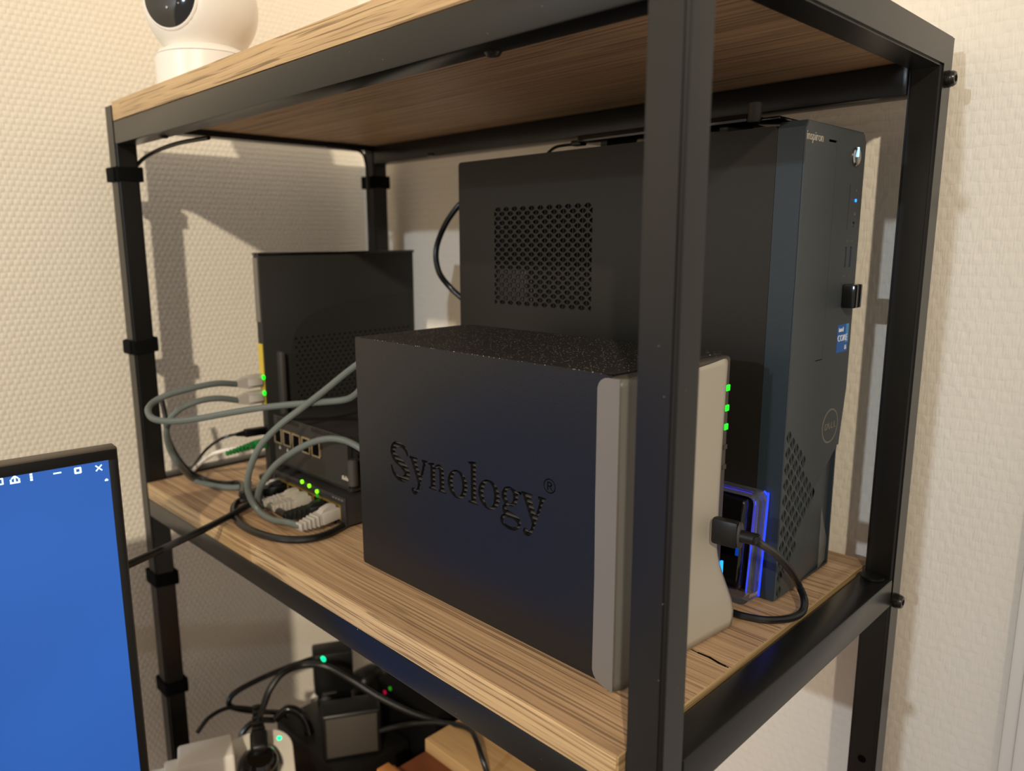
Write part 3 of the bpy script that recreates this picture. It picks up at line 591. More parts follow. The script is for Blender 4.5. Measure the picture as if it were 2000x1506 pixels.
# ---------------------------------------------------------------- cables
def cable(name, label, pts, r, m, cat='cable', group=None, base=None):
    pts = [Vector(a) for a in pts]
    t = thing(name, label, cat, base or pts[len(pts)//2], group)
    MB().tube(pts, r, 12, 8).build('cord', m, t); return t
def rj45(t, tip, d, m, boot=0.026, upv=(0, 0, 1), k=1.0, ribs=True):
    """moulded network plug: body, latch cover, ribbed boot; tip is where it meets the port, d points from the port outwards"""
    d = Vector(d).normalized(); s = d.cross(Vector(upv)).normalized(); w = s.cross(d)
    fm = Matrix(((d.x, s.x, w.x, tip[0]), (d.y, s.y, w.y, tip[1]), (d.z, s.z, w.z, tip[2]), (0, 0, 0, 1)))
    b = MB().box(0, 0.0155*k, -0.0058*k, 0.0058*k, -0.0042*k, 0.0040*k, 0.0010)
    b.prism([(0.0020*k, 0.0036*k), (0.0155*k, 0.0036*k), (0.0120*k, 0.0062*k), (0.0060*k, 0.0072*k), (0.0025*k, 0.0066*k)], 'y', -0.0030*k, 0.0030*k)
    h = [b.bm.verts.new(v) for v in [(0.0150*k, a*0.0052*k, c*0.0038*k) for a, c in ((-1, -1), (1, -1), (1, 1), (-1, 1))]+[(0.0150*k+boot*0.68, a*0.0030, c*0.0028) for a, c in ((-1, -1), (1, -1), (1, 1), (-1, 1))]]
    for i in range(4): b.bm.faces.new((h[i], h[(i+1) % 4], h[4+(i+1) % 4], h[4+i]))
    b.bm.faces.new(h[:4]); b.bm.faces.new(h[4:])
    if ribs:
        for i in range(5):
            x = 0.0165*k+boot*0.68*(i+0.5)/5; f = 1-(i+0.5)/5*0.42
            b.box(x, x+0.0017, -0.0057*k*f, 0.0057*k*f, -0.0043*k*f, 0.0042*k*f, 0.0005)
    b.xf(fm).build('plug', m, t)
    return fm @ Vector((0.0150*k+boot*0.66, 0, 0))

def path(*q): return [P(a, b, y=c) for a, b, c in q]

# ---------------------------------------------------------------- tall router standing at the back
RX0, RX1, RY, RZ1 = 0.0748, 0.2510, 0.4750, 0.2180
def router():
    t = thing('tall_router', 'tall flat black router standing upright at the back left of the shelf', 'router', ((RX0+RX1)/2, RY+0.01, 0))
    MB().box(RX0+0.0006, RX1, RY, RY+0.0100, 0.006, RZ1, 0.0014).build('shell', M['router'], t)
    MB().box(RX0+0.0040, RX1-0.004, RY-0.006, RY+0.034, 0.0002, 0.0080, 0.003).build('stand', M['black'], t)
    MB().box(RX0+0.0004, RX1+0.0004, RY-0.0012, RY+0.0108, RZ1-0.0010, RZ1+0.0016, 0.0008).build('top_cap', M['gloss'], t)
    fm = frame((0, RY-0.0012, 0), (1, 0, 0), (0, 0, 1))
    oc = [(0.1030, 0.012), (0.1030, 0.130), (0.1045, 0.1400), (0.1090, 0.1490), (0.1170, 0.1570), (0.1270, 0.1620), (0.1400, 0.1655), (0.1700, 0.1700), (0.2300, 0.1760), (0.2460, 0.1760), (0.2460, 0.012)]
    holes = []
    for r in range(30):
        z = 0.1400-r*0.0042
        for c in range(23):
            x = 0.1085+c*0.0060+(0.0030 if r % 2 else 0)
            if x < 0.243 and z > 0.016: holes.append(ell(x, z, 0.0013, 0.0013, 6))
    plate([oc]+holes, 0.0009, fm, 'vent_panel', M['router'], t)
    MB().box(0.106, 0.245, RY-0.0002, RY+0.0001, 0.014, 0.143).build('vent_dark', M['dark'], t)
    MB().box(0.0878, 0.0925, RY-0.0085, RY+0.0005, 0.060, 0.1305, 0.0016).build('upright_rib', M['slat'], t)
    MB().box(RX0, RX0+0.0010, RY+0.0010, RY+0.0088, 0.158, RZ1-0.003).build('silver_strip', M['silver'], t)
    y = MB().box(RX0, RX0+0.0010, RY+0.0010, RY+0.0088, 0.080, 0.138).build('yellow_port_strip', M['yellow'], t)
    for py_ in (737, 767):
        c = P(515, py_, x=RX0)
        MB().cyl((RX0-0.0006, RY+0.0012, c.z), (-1, 0, 0), 0.0021, 0.0016, 14).build('port_light', M['led_g'], y)
router()

# ---------------------------------------------------------------- two small network boxes, stacked
def jackport(t, x, y, z, w=0.0118, h=0.0100, m='port'):
    o = MB().box(x-0.0010, x+0.0004, y-w/2-0.0014, y+w/2+0.0014, z-h/2-0.0012, z-h/2)
    o.box(x-0.0012, x+0.0004, y-w/2-0.0014, y-w/2, z-h/2-0.001, z+h/2+0.0014).box(x-0.0012, x+0.0004, y+w/2, y+w/2+0.0014, z-h/2-0.001, z+h/2+0.0014).box(x-0.0012, x+0.0004, y-w/2, y+w/2, z+h/2, z+h/2+0.0014)
    r = o.build('port', M[m], t)
    k = MB().box(x-0.0006, x+0.0003, y-w/2, y+w/2, z-h/2, z+h/2).build('socket', M['dark'], r)
    return r
def lower_switch():
    x0, y0, y1, z0, z1 = 0.0670, 0.3385, 0.4560, 0.0030, 0.0268
    t = thing('network_switch', 'flat black network switch crowded with grey and black plugs, lowest of the stack', 'switch', (0.11, (y0+y1)/2, 0))
    MB().box(x0+0.0016, x0+0.085, y0, y1, z0, z1, 0.0012).build('body', M['switch'], t)
    MB().box(x0, x0+0.0016, y0, y1, z1-0.0048, z1, 0.0005).box(x0, x0+0.0016, y0, y1, z0, z0+0.0025, 0.0005).box(x0, x0+0.0016, y0, y0+0.0070, z0+0.0025, z1-0.0048).box(x0, x0+0.0016, y1-0.004, y1, z0+0.0025, z1-0.0048).build('front_frame', M['switch'], t)
    for k in range(7): jackport(t, x0+0.0012, 0.3530+k*0.0140, 0.0130, m='brass')
    for yy in (0.3808, 0.3928, 0.4052):
        c = P({0.3808: 619, 0.3928: 604, 0.4052: 590}[yy], {0.3808: 960, 0.3928: 949, 0.4052: 941}[yy], x=x0-0.0006)
        MB().cyl(c, (-1, 0, 0), 0.0017, 0.0014, 14).build('port_light', M['led_y'], t)
    c = P(620, 968, x=x0-0.0006); MB().cyl(c, (-1, 0, 0), 0.0017, 0.0010, 14).build('port_light', M['led_dg'], t)
    mk = MB()
    for k in range(4): mk.box(x0-0.0002, x0, 0.3420+k*0.0042, 0.3445+k*0.0042, z1-0.0030, z1-0.0018)
    o = mk.build('front_print', M['dim'], t); o['kind'] = 'stuff'
    for a in (x0+0.012, x0+0.074):
        for b in (y0+0.012, y1-0.012): MB().cyl((a, b, 0.0016), (0, 0, 1), 0.005, 0.0032, 14).build('foot', M['soft'], t)
lower_switch()
def upper_box():
    x0, y0, y1, z0, z1 = 0.0720, 0.3400, 0.4572, 0.0340, 0.0765
    t = thing('wired_router', 'black router with empty gold-rimmed ports and a slotted top edge, stacked on the switch', 'router', (0.12, (y0+y1)/2, 0.0268))
    MB().box(x0+0.0040, x0+0.088, y0+0.002, y1-0.001, 0.0290, z1-0.0008, 0.001).build('body', M['switch'], t)
    vents = []
    for a, b in ((0.0070, 0.0440), (0.0640, 0.1050)):
        k = a
        while k < b: vents.append([(k, z1-0.0052), (k+0.0013, z1-0.0052), (k+0.0013, z1-0.0012), (k, z1-0.0012)]); k += 0.0029
    f = plate([rrect(0, y1-y0, z0, z1, 0.0012, 2)]+vents, 0.0040, frame((x0, y1, 0), (0, -1, 0), (0, 0, 1)), 'front_panel', M['switch'], t)
    MB().box(x0+0.0036, x0+0.0041, y0+0.004, y1-0.003, z1-0.0056, z1-0.001).build('vent_dark', M['dark'], t)
    for k in range(5): jackport(t, x0-0.0002, 0.4490-k*0.0158, 0.0580, 0.0104, 0.0115)
    for k, yy in enumerate((0.4485, 0.4350)): MB().prism([(yy-0.0016, 0.0460), (yy+0.0016, 0.0460), (yy, 0.0490)], 'x', x0-0.0003, x0).build('port_mark', M['print_'], t)
    text('X-1000', 0.0052, frame((x0-0.0002, 0.3520, 0.0425), (0, -1, 0), (0, 0, 1)), 'front_print', M['print_'], t) if False else None
    mk = MB()
    for k, h in enumerate((0.0030, 0.0036, 0.0020, 0.0036, 0.0030, 0.0022, 0.0034)): mk.box(x0-0.0003, x0, 0.3480-k*0.0016, 0.3491-k*0.0016, 0.0400, 0.0400+h)
    o = mk.build('front_print', M['print_'], t); o['kind'] = 'stuff'
    MB().cyl((x0+0.0035, y0-0.0015, (0.036+0.058)/2), (0, 0, 1), 0.0042, 0.022, 20, bev=0.0008).build('corner_post', M['slat'], t)
    for a in (x0+0.012, x0+0.074):
        for b in (y0+0.012, y1-0.012): MB().cyl((a, b, 0.0280), (0, 0, 1), 0.005, 0.0024, 14).build('foot', M['soft'], t)
upper_box()

# ---------------------------------------------------------------- network leads on the shelf
G, RC = M['grey'], 0.0027
t = thing('network_cable', 'grey network cable looping wide past the left post into the router, upper of two plugs', 'cable', (0.02, 0.46, 0.09))
e = rj45(t, (RX0, RY+0.0058, P(515, 741, x=RX0).z-0.0010), (-1, 0, -0.02), M['plug'], 0.014, (0, -1, 0), ribs=False)
MB().tube([e]+path((425, 749, .480), (380, 757, .482), (335, 769, .486), (302, 784, .488), (289, 801, .482), (300, 818, .474), (335, 823, .462), (385, 818, .445), (440, 808, .425), (500, 798, .405), (560, 791, .385), (620, 786, .362), (672, 781, .340), (694, 771, .325), (712, 750, .312)), RC).build('cord', G, t)
t = thing('network_cable', 'grey network cable from the lower router plug, hanging in a loop down to the shelf', 'cable', (0.02, 0.46, 0.05))
e = rj45(t, (RX0, RY+0.0058, P(516, 772, x=RX0).z-0.0010), (-1, 0, -0.02), M['plug'], 0.014, (0, -1, 0), ribs=False)
MB().tube([e]+path((428, 778, .482), (390, 783, .485), (355, 797, .490), (333, 818, .495), (325, 845, .500), (333, 880, .508))+[P(352, 910, y=.512), P(378, 936, z=.0035), P(420, 949, z=.0030), P(462, 952, z=.0030), P(492, 944, z=.0060)], RC).build('cord', G, t)
rj45(t, (0.0672, 0.4420, 0.0130), P(492, 944, z=.006)-Vector((0.0672, 0.4420, 0.0130)), M['plug'], 0.012, ribs=False)

def switch_lead(name, label, y, m, cord, pts, d=(-1, -0.05, -0.06), boot=0.022, r=RC, k=1.0):
    t = thing(name, label, 'cable', (0.04, y, 0.004))
    e = rj45(t, (0.0680, y, 0.0130), d, m, boot, k=k)
    MB().tube([e]+pts, r).build('cord', cord, t); return t
switch_lead('network_cable', 'grey network cable from the rightmost switch plug, curling up and across the tall router', 0.3530, M['plug'], G,
    [P(560, 1020, z=.0075), P(530, 1014, z=.0085), P(503, 995, y=.400), P(485, 960, y=.405), P(487, 920, y=.400), P(508, 872, y=.392), P(545, 832, y=.382), P(590, 797, y=.370), P(635, 762, y=.352), P(668, 735, y=.338), P(694, 715, y=.325), P(715, 700, y=.315)], boot=0.026, d=(-1, -0.03, -0.10), k=1.12)
switch_lead('network_cable', 'grey network cable rising from behind the curl and arching over the slotted router', 0.3950, M['plug'], G,
    [P(520, 985, z=.0090), P(507, 992, z=.0095), P(503, 975, y=.4095), P(510, 948, y=.404), P(535, 912, y=.395), P(568, 886, y=.384), P(605, 866, y=.370), P(640, 857, y=.355), P(672, 860, y=.340), P(698, 872, y=.325), P(718, 886, y=.315)], boot=0.024, d=(-1, 0.16, -0.04))
switch_lead('network_cable', 'thick black cable running from a grey-booted switch plug out past the monitor', 0.4090, M['plug'], M['cord'],
    [P(510, 972, z=.0085), P(480, 990, z=.0075), P(450, 1007, z=.0060), P(400, 1033, z=.0080), P(350, 1057, z=.0050), P(310, 1076, y=.402), P(275, 1092, y=.390), P(240, 1108, y=.378)], boot=0.024, d=(-1, 0.22, -0.04), r=0.0029)
switch_lead('network_cable', 'black network cable lying in a round loop in front of the switch', 0.3680, M['soft'], M['cord'],
    [P(520, 985, z=.0060), P(488, 975, z=.0065), P(463, 982, z=.0040), P(456, 1000, z=.0036), P(468, 1022, z=.0034), P(500, 1040, z=.0034), P(545, 1052, z=.0034), P(590, 1054, z=.0034), P(632, 1046, z=.0034), P(672, 1026, z=.0034), P(706, 1000, z=.0034), P(740, 975, z=.0034)], boot=0.028, d=(-1, 0.28, -0.06), r=0.0030)
switch_lead('network_cable', 'black network cable with a ribbed boot lying along the left of the shelf', 0.4370, M['soft'], M['cord'],
    [P(470, 944, z=.0050), P(440, 944, z=.0045), P(405, 938, z=.0035), P(372, 922, y=.545), P(348, 895, y=.548), P(332, 865, y=.550), P(325, 840, y=.552), P(323, 815, y=.556), P(316, 780, y=.560)], boot=0.034, d=(-1, 0.35, -0.04), r=0.0024)
t = thing('usb_lead', 'short black lead plugged sideways into the slotted router, vanishing behind the server', 'cable', (0.064, 0.35, 0.05))
MB().tube([P(645, 903, y=.372), P(652, 900, y=.370), P(672, 896, y=.360), P(690, 893, y=.350)], 0, 12, 5, [0.0022, 0.0042, 0.0044, 0.0036]).build('plug', M['gloss'], t)
MB().tube([P(688, 893, y=.350), P(702, 889, y=.342), P(722, 884, y=.330)], 0.0024).build('cord', M['cord'], t)
def lead_in(name, label, tip, d, m, size, cm, r, pts, ribs=None):
    t = thing(name, label, 'cable', pts[-1]); d = Vector(d).normalized(); s = d.cross(Vector((0, 0, 1))).normalized(); w = s.cross(d)
    fm = Matrix(((d.x, s.x, w.x, tip[0]), (d.y, s.y, w.y, tip[1]), (d.z, s.z, w.z, tip[2]), (0, 0, 0, 1)))
    a, b, c = size
    MB().box(0, a, -b, b, -c, c, min(b, c)*0.35).xf(fm).build('plug', m, t)
    if ribs:
        MB().tube([fm @ Vector((a, 0, 0)), fm @ Vector((a+ribs*0.5, 0, 0)), fm @ Vector((a+ribs, 0, 0))], 0, 10, 2, [c*0.8, c*0.62, c*0.42]).build('boot', m, t)
    MB().tube([fm @ Vector((a+(ribs or 0)*0.9, 0, 0))]+pts, r).build('cord', cm, t)
lead_in('power_lead', 'thin black power lead with a barrel plug in the router side, above the green connector', (RX0, RY+0.0056, P(520, 841, x=RX0).z), (-1, 0.05, 0.02), M['soft'], (0.020, 0.0036, 0.0036), M['cord'], 0.0013,
    path((452, 850, .490), (430, 858, .500), (405, 876, .520), (385, 900, .545), (372, 918, .578))+[P(366, 926, y=.603), P(362, 945, y=.606)], 0.008)
lead_in('fibre_lead', 'white fibre lead with a green connector and ribbed green boot', (RX0, RY+0.0056, P(523, 866, x=RX0).z), (-1, 0.02, -0.06), M['green'], (0.0125, 0.0040, 0.0042), M['white'], 0.0019,
    path((430, 882, .492), (405, 894, .515), (388, 908, .545), (374, 922, .580))+[P(367, 932, y=.603), P(363, 950, y=.606)], 0.0)
fb = [o for o in bpy.data.objects if o.name.startswith('fibre_lead')][0]
m = MB()
for k in range(8): m.cyl((RX0-0.0140-k*0.0034, RY+0.0058, P(523, 866, x=RX0).z-0.0004*k), (1, 0, 0), 0.0037-k*0.0002, 0.0015, 12)
m.build('boot', M['green'], fb)

# ---------------------------------------------------------------- cables on the frame and behind the computer
cable('post_cable', 'thin black cable curving from under the top beam down the left post', [(0.036, 0.470, 0.3135), (0.0300, 0.515, 0.3130), (0.0252, 0.552, 0.3095), (0.0222, 0.580, 0.3040), (0.0200, 0.598, 0.2960), (0.0150, 0.6045, 0.2860), (0.0125, 0.6030, 0.270), (0.0120, 0.6032, 0.20), (0.0120, 0.6032, 0.02), (0.0122, 0.603, -0.2), (0.0120, 0.6032, -0.33)], 0.0018, M['cord'])
cable('post_cable', 'thin black cable bowed across the upper corner beside the back post', [P(640, 286, y=.5795), P(690, 292, y=.5795), P(707, 299, y=.5795), P(714, 316, y=.5785), P(717, 345, y=.578), P(720, 420, y=.578), P(722, 470, y=.578)], 0.0016, M['cord'])
cable('computer_cable', 'black cable bowing out behind the computer back', path((915, 385, .352), (893, 405, .362), (868, 442, .370), (852, 488, .372), (857, 530, .370), (878, 560, .365), (905, 585, .352)), 0.0026, M['cord'])
def usb_lead():
    c0 = P(1411, 1040, y=NY0-0.010); c1 = P(1444, 1046, y=NY0-0.024)
    t = thing('usb_cable', 'black usb cable with a chunky plug, arching from the server front down to the shelf', 'cable', c0)
    d = (Vector((c1.x, c1.y, c1.z))-Vector((c0.x, c0.y, c0.z)))
    d = Vector((0.10, -1, 0.0)).normalized(); s = d.cross(Vector((0, 0, 1))).normalized(); w = s.cross(d)
    st = Vector((c1.x, c1.y, c1.z))-d*0.0165
    fm = Matrix(((d.x, s.x, w.x, st.x), (d.y, s.y, w.y, st.y), (d.z, s.z, w.z, st.z), (0, 0, 0, 1)))
    MB().box(0.001, 0.0165, -0.0034, 0.0034, -0.0078, 0.0078, 0.0022).xf(fm).build('plug', M['soft'], t)
    MB().cyl((0.0170, 0, 0), (1, 0, 0), 0.0078, 0.0014, 28, bev=0.0004).xf(Matrix(fm) @ Matrix.Diagonal((1, 0.46, 1, 1))).build('plug_end', M['slat'], t)
    MB().cyl((0.0222, 0, 0), (1, 0, 0), 0.0034, 0.0110, 20, bev=0.0005).xf(fm).build('strain_relief', M['soft'], t)
    e = fm @ Vector((0.0262, 0, 0))
    MB().tube([e, P(1482, 1060, y=e.y-0.002), P(1513, 1081, y=e.y+0.001), P(1540, 1110, y=e.y+0.004), P(1560, 1143, y=e.y+0.007), P(1571, 1172, z=.0085), P(1566, 1196, z=.0030), P(1542, 1208, z=.0026), P(1500, 1211, z=.0026), P(1460, 1205, z=.0026), P(1428, 1196, z=.0026), P(1395, 1182, z=.0026), P(1350, 1166, z=.0026)], 0.0023).build('cord', M['cord'], t)
usb_lead()

# ---------------------------------------------------------------- monitor
def monitor():
    a = math.radians(5.4); R = Vector((math.cos(a), -math.sin(a), 0)); N = Vector((-math.sin(a), -math.cos(a), 0))   # along the top edge, out of the screen
    o = P(229, 873, y=0.365); WD, HT = 0.640, 0.390
    t = thing('monitor', 'flat monitor with a narrow black bezel showing a plain blue screen', 'monitor', (o.x-R.x*WD/2, o.y-R.y*WD/2, o.z-HT))
    F = Matrix(((R.x, 0, N.x, o.x), (R.y, 0, N.y, o.y), (R.z, 1, N.z, o.z), (0, 0, 0, 1)))       # u right, v up, w out
    MB().box(-WD, 0, -HT, 0, -0.014, -0.0006, 0.0008).xf(F).build('shell', M['rim'], t)
    m = MB(); b = 0.0062
    m.box(-WD+0.001, -0.001, -0.0078, -0.0010, -0.0008, 0.0004, 0.0003).box(-WD+0.001, -0.001, -HT+0.001, -HT+0.016, -0.0008, 0.0004, 0.0003).box(-b, -0.001, -HT+0.016, -0.0078, -0.0008, 0.0004, 0.0003).box(-WD+0.001, -WD+b, -HT+0.016, -0.0078, -0.0008, 0.0004, 0.0003)
    m.xf(F).build('bezel', M['bezel'], t)
    sc = MB().box(-WD+b, -b, -HT+0.016, -0.0078, -0.0008, -0.0001).xf(F).build('screen', M['screen'], t, 0)
    MB().box(-0.40, -0.14, -0.30, -0.05, -0.034, -0.014, 0.006).xf(F).build('back_cover', M['bezel'], t)
    MB().tube([F @ Vector((-0.27, -0.17, -0.030)), F @ Vector((-0.27, -0.17, -0.16)), Vector((o.x-0.27, YL-0.16, o.z-0.17)), Vector((o.x-0.27, YL, o.z-0.17))], 0.014, 16, 6).build('wall_arm', M['bezel'], t)
    def hit(px, py):
        d = fw*FPX + rt*(px-PPX) - up*(py-PPY); o2 = Vector(o); k = (o2-CAM).dot(N)/d.dot(N); v = CAM+d*k-o2; return v.dot(R), v.z
    ic = []
    def bar(cx, cy, w, h, rot=0): ic.append(('b', cx, cy, w, h, rot))
    def put(name, build):
        m = MB(); build(m); m.xf(F).build(name, M['icon'], sc)
    def rot(m, x, y, w, h, r):
        w, h = w*1.14, h*1.14; k = MB().box(-w/2, w/2, -h/2, h/2, 0, 0.00015); k.xf(Matrix.Translation((x, y, 0)) @ Matrix.Rotation(math.radians(r), 4, 'Z'))
        me = bpy.data.meshes.new('tmp'); k.bm.to_mesh(me); k.bm.free(); m.bm.from_mesh(me); bpy.data.meshes.remove(me)
    x, y = hit(193, 914); put('close_icon', lambda m: (rot(m, x, y, 0.0046, 0.0007, 45), rot(m, x, y, 0.0046, 0.0007, -45)))
    x2, y2 = hit(152, 919); 
    def sq(m, x, y, s, th=0.0008):
        for a_, b_, w_, h_ in ((0, s/2, s, th), (0, -s/2, s, th), (s/2, 0, th, s), (-s/2, 0, th, s)): rot(m, x+a_, y+b_, w_, h_, 0)
    put('window_icon', lambda m: sq(m, x2, y2, 0.0031, 0.0010))
    x3, y3 = hit(112, 924); put('minimise_icon', lambda m: rot(m, x3, y3, 0.0040, 0.0008, 0))
    x4, y4 = hit(61, 932); put('menu_icon', lambda m: [rot(m, x4, y4+k*0.0017, 0.0013, 0.0012, 0) for k in (-1, 0, 1)])
    x5, y5 = hit(29, 937); put('share_icon', lambda m: (rot(m, x5, y5-0.0019, 0.0048, 0.0009, 0), rot(m, x5-0.0022, y5-0.0009, 0.0009, 0.0024, 0), rot(m, x5+0.0022, y5-0.0009, 0.0009, 0.0024, 0), rot(m, x5, y5+0.0004, 0.0009, 0.0034, 0), rot(m, x5-0.0008, y5+0.0016, 0.0024, 0.0008, 42), rot(m, x5+0.0008, y5+0.0016, 0.0024, 0.0008, -42)))
    x6, y6 = hit(0, 941); put('tab_icon', lambda m: sq(m, x6-0.0004, y6, 0.0034, 0.0008))
    x7, y7 = hit(208, 937); put('arrow_icon', lambda m: (rot(m, x7, y7-0.0003, 0.0018, 0.0008, 0), rot(m, x7, y7+0.0003, 0.0010, 0.0007, 0)))
monitor()

# ---------------------------------------------------------------- the lower shelf
ZL = -0.352
def charger():
    t = thing('white_charger', 'white square mobile charger with a round-pin plug pointing left, beside the post', 'charger', (0.006, 0.49, -0.27))
    rz = Matrix.Translation((0.000, 0.49, -0.25)) @ Matrix.Rotation(math.radians(-22), 4, 'Z') @ Matrix.Translation((-0.006, -0.49, 0.25))
    MB().box(-0.0200, 0.0300, 0.4740, 0.5100, -0.2720, -0.2430, 0.0030, 3).xf(rz).build('body', M['white'], t)
    MB().box(-0.0320, -0.0195, 0.4820, 0.5020, -0.2660, -0.2510, 0.0020).xf(rz).build('plug_foot', M['white'], t)
    for y in (0.4850, 0.4990): MB().cyl((-0.0390, y, -0.2585), (1, 0, 0), 0.0023, 0.015, 14).xf(rz).build('pin', M['white'], t)
    u = thing('power_brick', 'black power brick lying under the white charger', 'adapter', (0.006, 0.50, ZL))
    MB().box(-0.020, 0.020, 0.465, 0.535, ZL, -0.2722, 0.004, 3).build('body', M['black'], u)
charger()
def strip():
    h = Vector((0.43, 0.90, 0)).normalized(); s = Vector((h.y, -h.x, 0)); a_ = math.radians(20)
    ax = h*math.cos(a_)+Vector((0, 0, 1))*math.sin(a_); n = s.cross(ax)
    c = P(509, 1493, y=0.475)
    F = Matrix(((ax.x, s.x, n.x, c.x), (ax.y, s.y, n.y, c.y), (ax.z, s.z, n.z, c.z), (0, 0, 0, 1)))    # u away, v right, w out of the face
    t = thing('power_strip', 'white power strip with a round socket and a teal pilot light', 'power strip', c-n*0.04)
    body = plate([rrect(-0.075, 0.0365, -0.0335, 0.0320, 0.024, 8), ell(-0.001, 0, 0.0215, 0.0215, 40)], 0.016, F, 'face', M['offw'], t, 0.0014)
    m = MB(); m.prism(rrect(-0.0745, 0.0360, -0.0330, 0.0315, 0.024, 8), 'z', -0.040, -0.0155); m.xf(F).build('body', M['offw'], t)
    m = MB(); m.cyl((0, 0, -0.0150), (0, 0, 1), 0.0213, 0.001, 40); m.xf(F).build('socket_floor', M['offw'], body)
    MB().cyl((0.0235, 0.0195, 0.0006), (0, 0, 1), 0.0030, 0.0022, 18, bev=0.0006).xf(F).build('pilot_light', M['led_t'], t)
    u = thing('power_plug', 'round black mains plug with a ribbed sleeve pushed into the white strip', 'plug', c)
    MB().lathe([(0.0172, -0.0145), (0.0172, 0.0040), (0.0155, 0.0095), (0.0120, 0.0125), (0.0010, 0.0130)], (0, 0, 0), seg=36).xf(F).build('body', M['gloss'], u)
    MB().box(0.004, 0.026, -0.0085, 0.0085, 0.0040, 0.0200, 0.004, 3).xf(F).build('neck', M['black'], u)
    m = MB()
    for k in range(5): m.box(0.026+k*0.0052, 0.0296+k*0.0052, -0.0066+k*0.0006, 0.0066-k*0.0006, 0.0070+k*0.0018, 0.0190-k*0.0002+k*0.0018, 0.0014)
    e = F @ Vector((0.050, 0, 0.0215)); 
    m.xf(F).build('sleeve', M['black'], u)
    MB().tube([F @ Vector((0.018, 0, 0.0125)), F @ Vector((0.036, 0, 0.0150)), P(516, 1375, y=.500), P(528, 1345, y=.500), P(552, 1315, y=.500), P(590, 1300, y=.497), P(635, 1302, y=.480), P(685, 1328, y=.460), P(740, 1362, y=.435), P(800, 1391, y=.410), P(850, 1408, y=.392), P(900, 1428, y=.378)], 0.0033).build('cord', M['cord'], u)
strip()
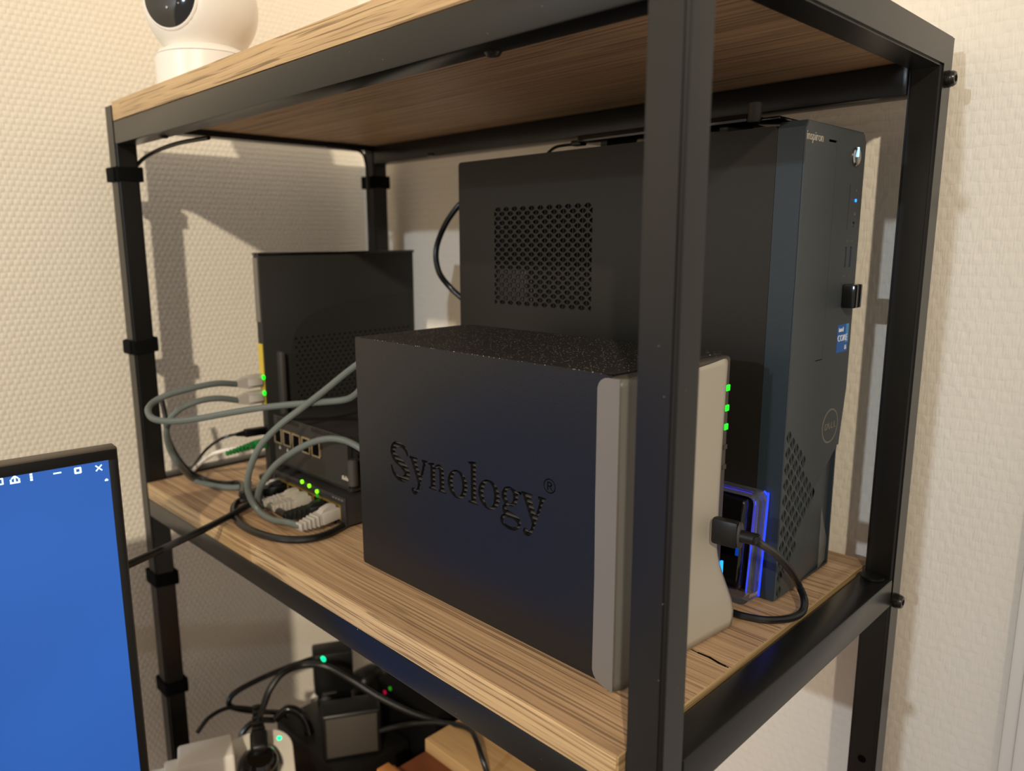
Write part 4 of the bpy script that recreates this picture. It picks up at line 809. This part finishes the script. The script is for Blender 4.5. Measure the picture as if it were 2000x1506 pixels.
def adapters():
    t = thing('extension_block', 'long black extension block under the adapters on the lower shelf', 'power strip', (0.19, 0.50, ZL))
    MB().box(0.112, 0.198, 0.435, 0.572, ZL, -0.3030, 0.004).build('body', M['black'], t)
    def turned(x, y, deg): return Matrix.Translation((x, y, 0)) @ Matrix.Rotation(math.radians(deg), 4, 'Z')
    T = turned(0.1800, 0.5560, -28)
    t = thing('power_adapter', 'tall black plug-in adapter with a teal light, by the wall', 'adapter', (0.18, 0.556, -0.303))
    MB().box(-0.0225, 0.0225, -0.0150, 0.0150, -0.2870, -0.2360, 0.0030).xf(T).build('body', M['black'], t)
    MB().box(-0.0195, 0.0195, -0.0120, 0.0150, -0.3030, -0.2880, 0.002).xf(T).build('plug_block', M['gloss'], t)
    MB().box(-0.0140, 0.0020, -0.0158, -0.0149, -0.2860, -0.2835, 0.0004).xf(T).build('seam_label', M['slat'], t)
    c = T @ Vector((-0.0110, -0.0150, -0.2405)); MB().lathe([(0.0030, 0), (0.0028, 0.0010), (0.001, 0.0014)], c, T.to_3x3() @ Vector((0, -1, 0)), 18, (0.75, 1.25, 1)).build('pilot_light', M['led_t'], t)
    T = turned(0.1440, 0.4660, -30)
    t = thing('power_adapter', 'broad black adapter with a flat worn face, in front of the tall one', 'adapter', (0.144, 0.466, -0.303))
    MB().box(-0.0310, 0.0310, -0.0150, 0.0150, -0.3030, -0.2500, 0.0040, 3).xf(T).build('body', M['black'], t)
    MB().box(-0.0260, 0.0260, -0.0156, -0.0149, -0.2985, -0.2545, 0.0003).xf(T).build('label_plate', M['bezelnas'], t)
    t = thing('power_adapter', 'rounded black adapter half hidden behind the cables beside the dark media box', 'adapter', (0.222, 0.56, ZL))
    MB().box(0.2100, 0.2500, 0.5420, 0.5740, ZL, -0.2850, 0.012, 5).build('body', M['black'], t)
    MB().box(0.2120, 0.2160, 0.5412, 0.5424, -0.305, -0.300).build('screw_cap', M['slat'], t)
    t = thing('media_box', 'dark media box with a red and a green light under the shelf', 'box', (0.245, 0.46, ZL))
    MB().box(0.2000, 0.2790, 0.3950, 0.4960, ZL, -0.2560, 0.003).build('body', M['inner'], t)
    for px_, py_, mm in ((752, 1352, 'led_r'), (762, 1345, 'led_dg')):
        MB().cyl(P(px_, py_, x=0.1998), (-1, 0, 0), 0.0023, 0.0012, 14).build('status_light', M[mm], t)
    t = thing('plug_cluster', 'shiny black angled plug with a thin grey ring beside the white strip', 'plug', (0.12, 0.52, ZL))
    MB().tube([(0.098, 0.545, -0.285), (0.112, 0.540, -0.276), (0.123, 0.530, -0.285), (0.126, 0.522, -0.303), (0.126, 0.518, -0.330), (0.126, 0.518, ZL+0.002)], 0, 14, 6, [0.004, 0.0048, 0.0052, 0.0056, 0.0080, 0.0085]).build('body', M['gloss'], t)
    MB().cyl((0.1262, 0.5195, -0.318), (0, 0.1, 1), 0.0082, 0.003, 20).build('ring', M['slat'], t)
    MB().tube([(0.098, 0.545, -0.285), (0.080, 0.552, -0.281), (0.066, 0.556, -0.290), (0.058, 0.556, -0.310)], 0.0034).build('cord', M['cord'], t)
    cable('power_lead', 'black lead looping up against the wall behind the white strip', path((385, 1432, .562), (408, 1402, .566), (445, 1383, .568), (490, 1384, .562), (530, 1392, .555), (560, 1400, .552)), 0.0022, M['cord'])
    cable('power_lead', 'black lead bent like a hairpin between the wall and the tall adapter', path((560, 1392, .560), (505, 1390, .570), (462, 1384, .574), (447, 1374, .575), (458, 1354, .575), (500, 1330, .573), (550, 1308, .570), (600, 1290, .566), (640, 1278, .562)), 0.0031, M['cord'])
    cable('power_lead', 'black lead running over the wooden box and hanging down its front', path((742, 1427, .440), (775, 1419, .425), (810, 1413, .405), (850, 1411, .385), (890, 1416, .360), (918, 1426, .330), (930, 1445, .310), (940, 1475, .295), (952, 1512, .285), (965, 1560, .28)), 0.0026, M['cord'])
    cable('white_lead', 'white lead slanting down the wall beside the tall adapter', path((652, 1322, .615), (628, 1344, .612), (608, 1368, .610), (592, 1392, .606), (570, 1420, .600)), 0.0030, M['white'])
adapters()
def crate():
    t = thing('wooden_box', 'small pale wooden box with a reddish sunken tray and an orange rail', 'box', (0.2, 0.29, ZL))
    MB().box(0.1640, 0.2780, 0.2200, 0.3670, -0.2680, -0.2500, 0.0012).build('lid', M['box3'], t)
    MB().box(0.1200, 0.1640, 0.2200, 0.3660, -0.2760, -0.2625, 0.0010).build('tray', M['box2'], t)
    MB().box(0.1060, 0.1200, 0.2200, 0.3670, ZL+0.001, -0.2515, 0.0015).build('rail', M['box1'], t)
    MB().box(0.1190, 0.1255, 0.2200, 0.3660, -0.2640, -0.2570, 0.001).build('inner_strip', M['box1'], t)
    MB().box(0.1210, 0.2770, 0.2210, 0.3660, ZL, -0.2764, 0.002).build('body', M['box1'], t)
crate()
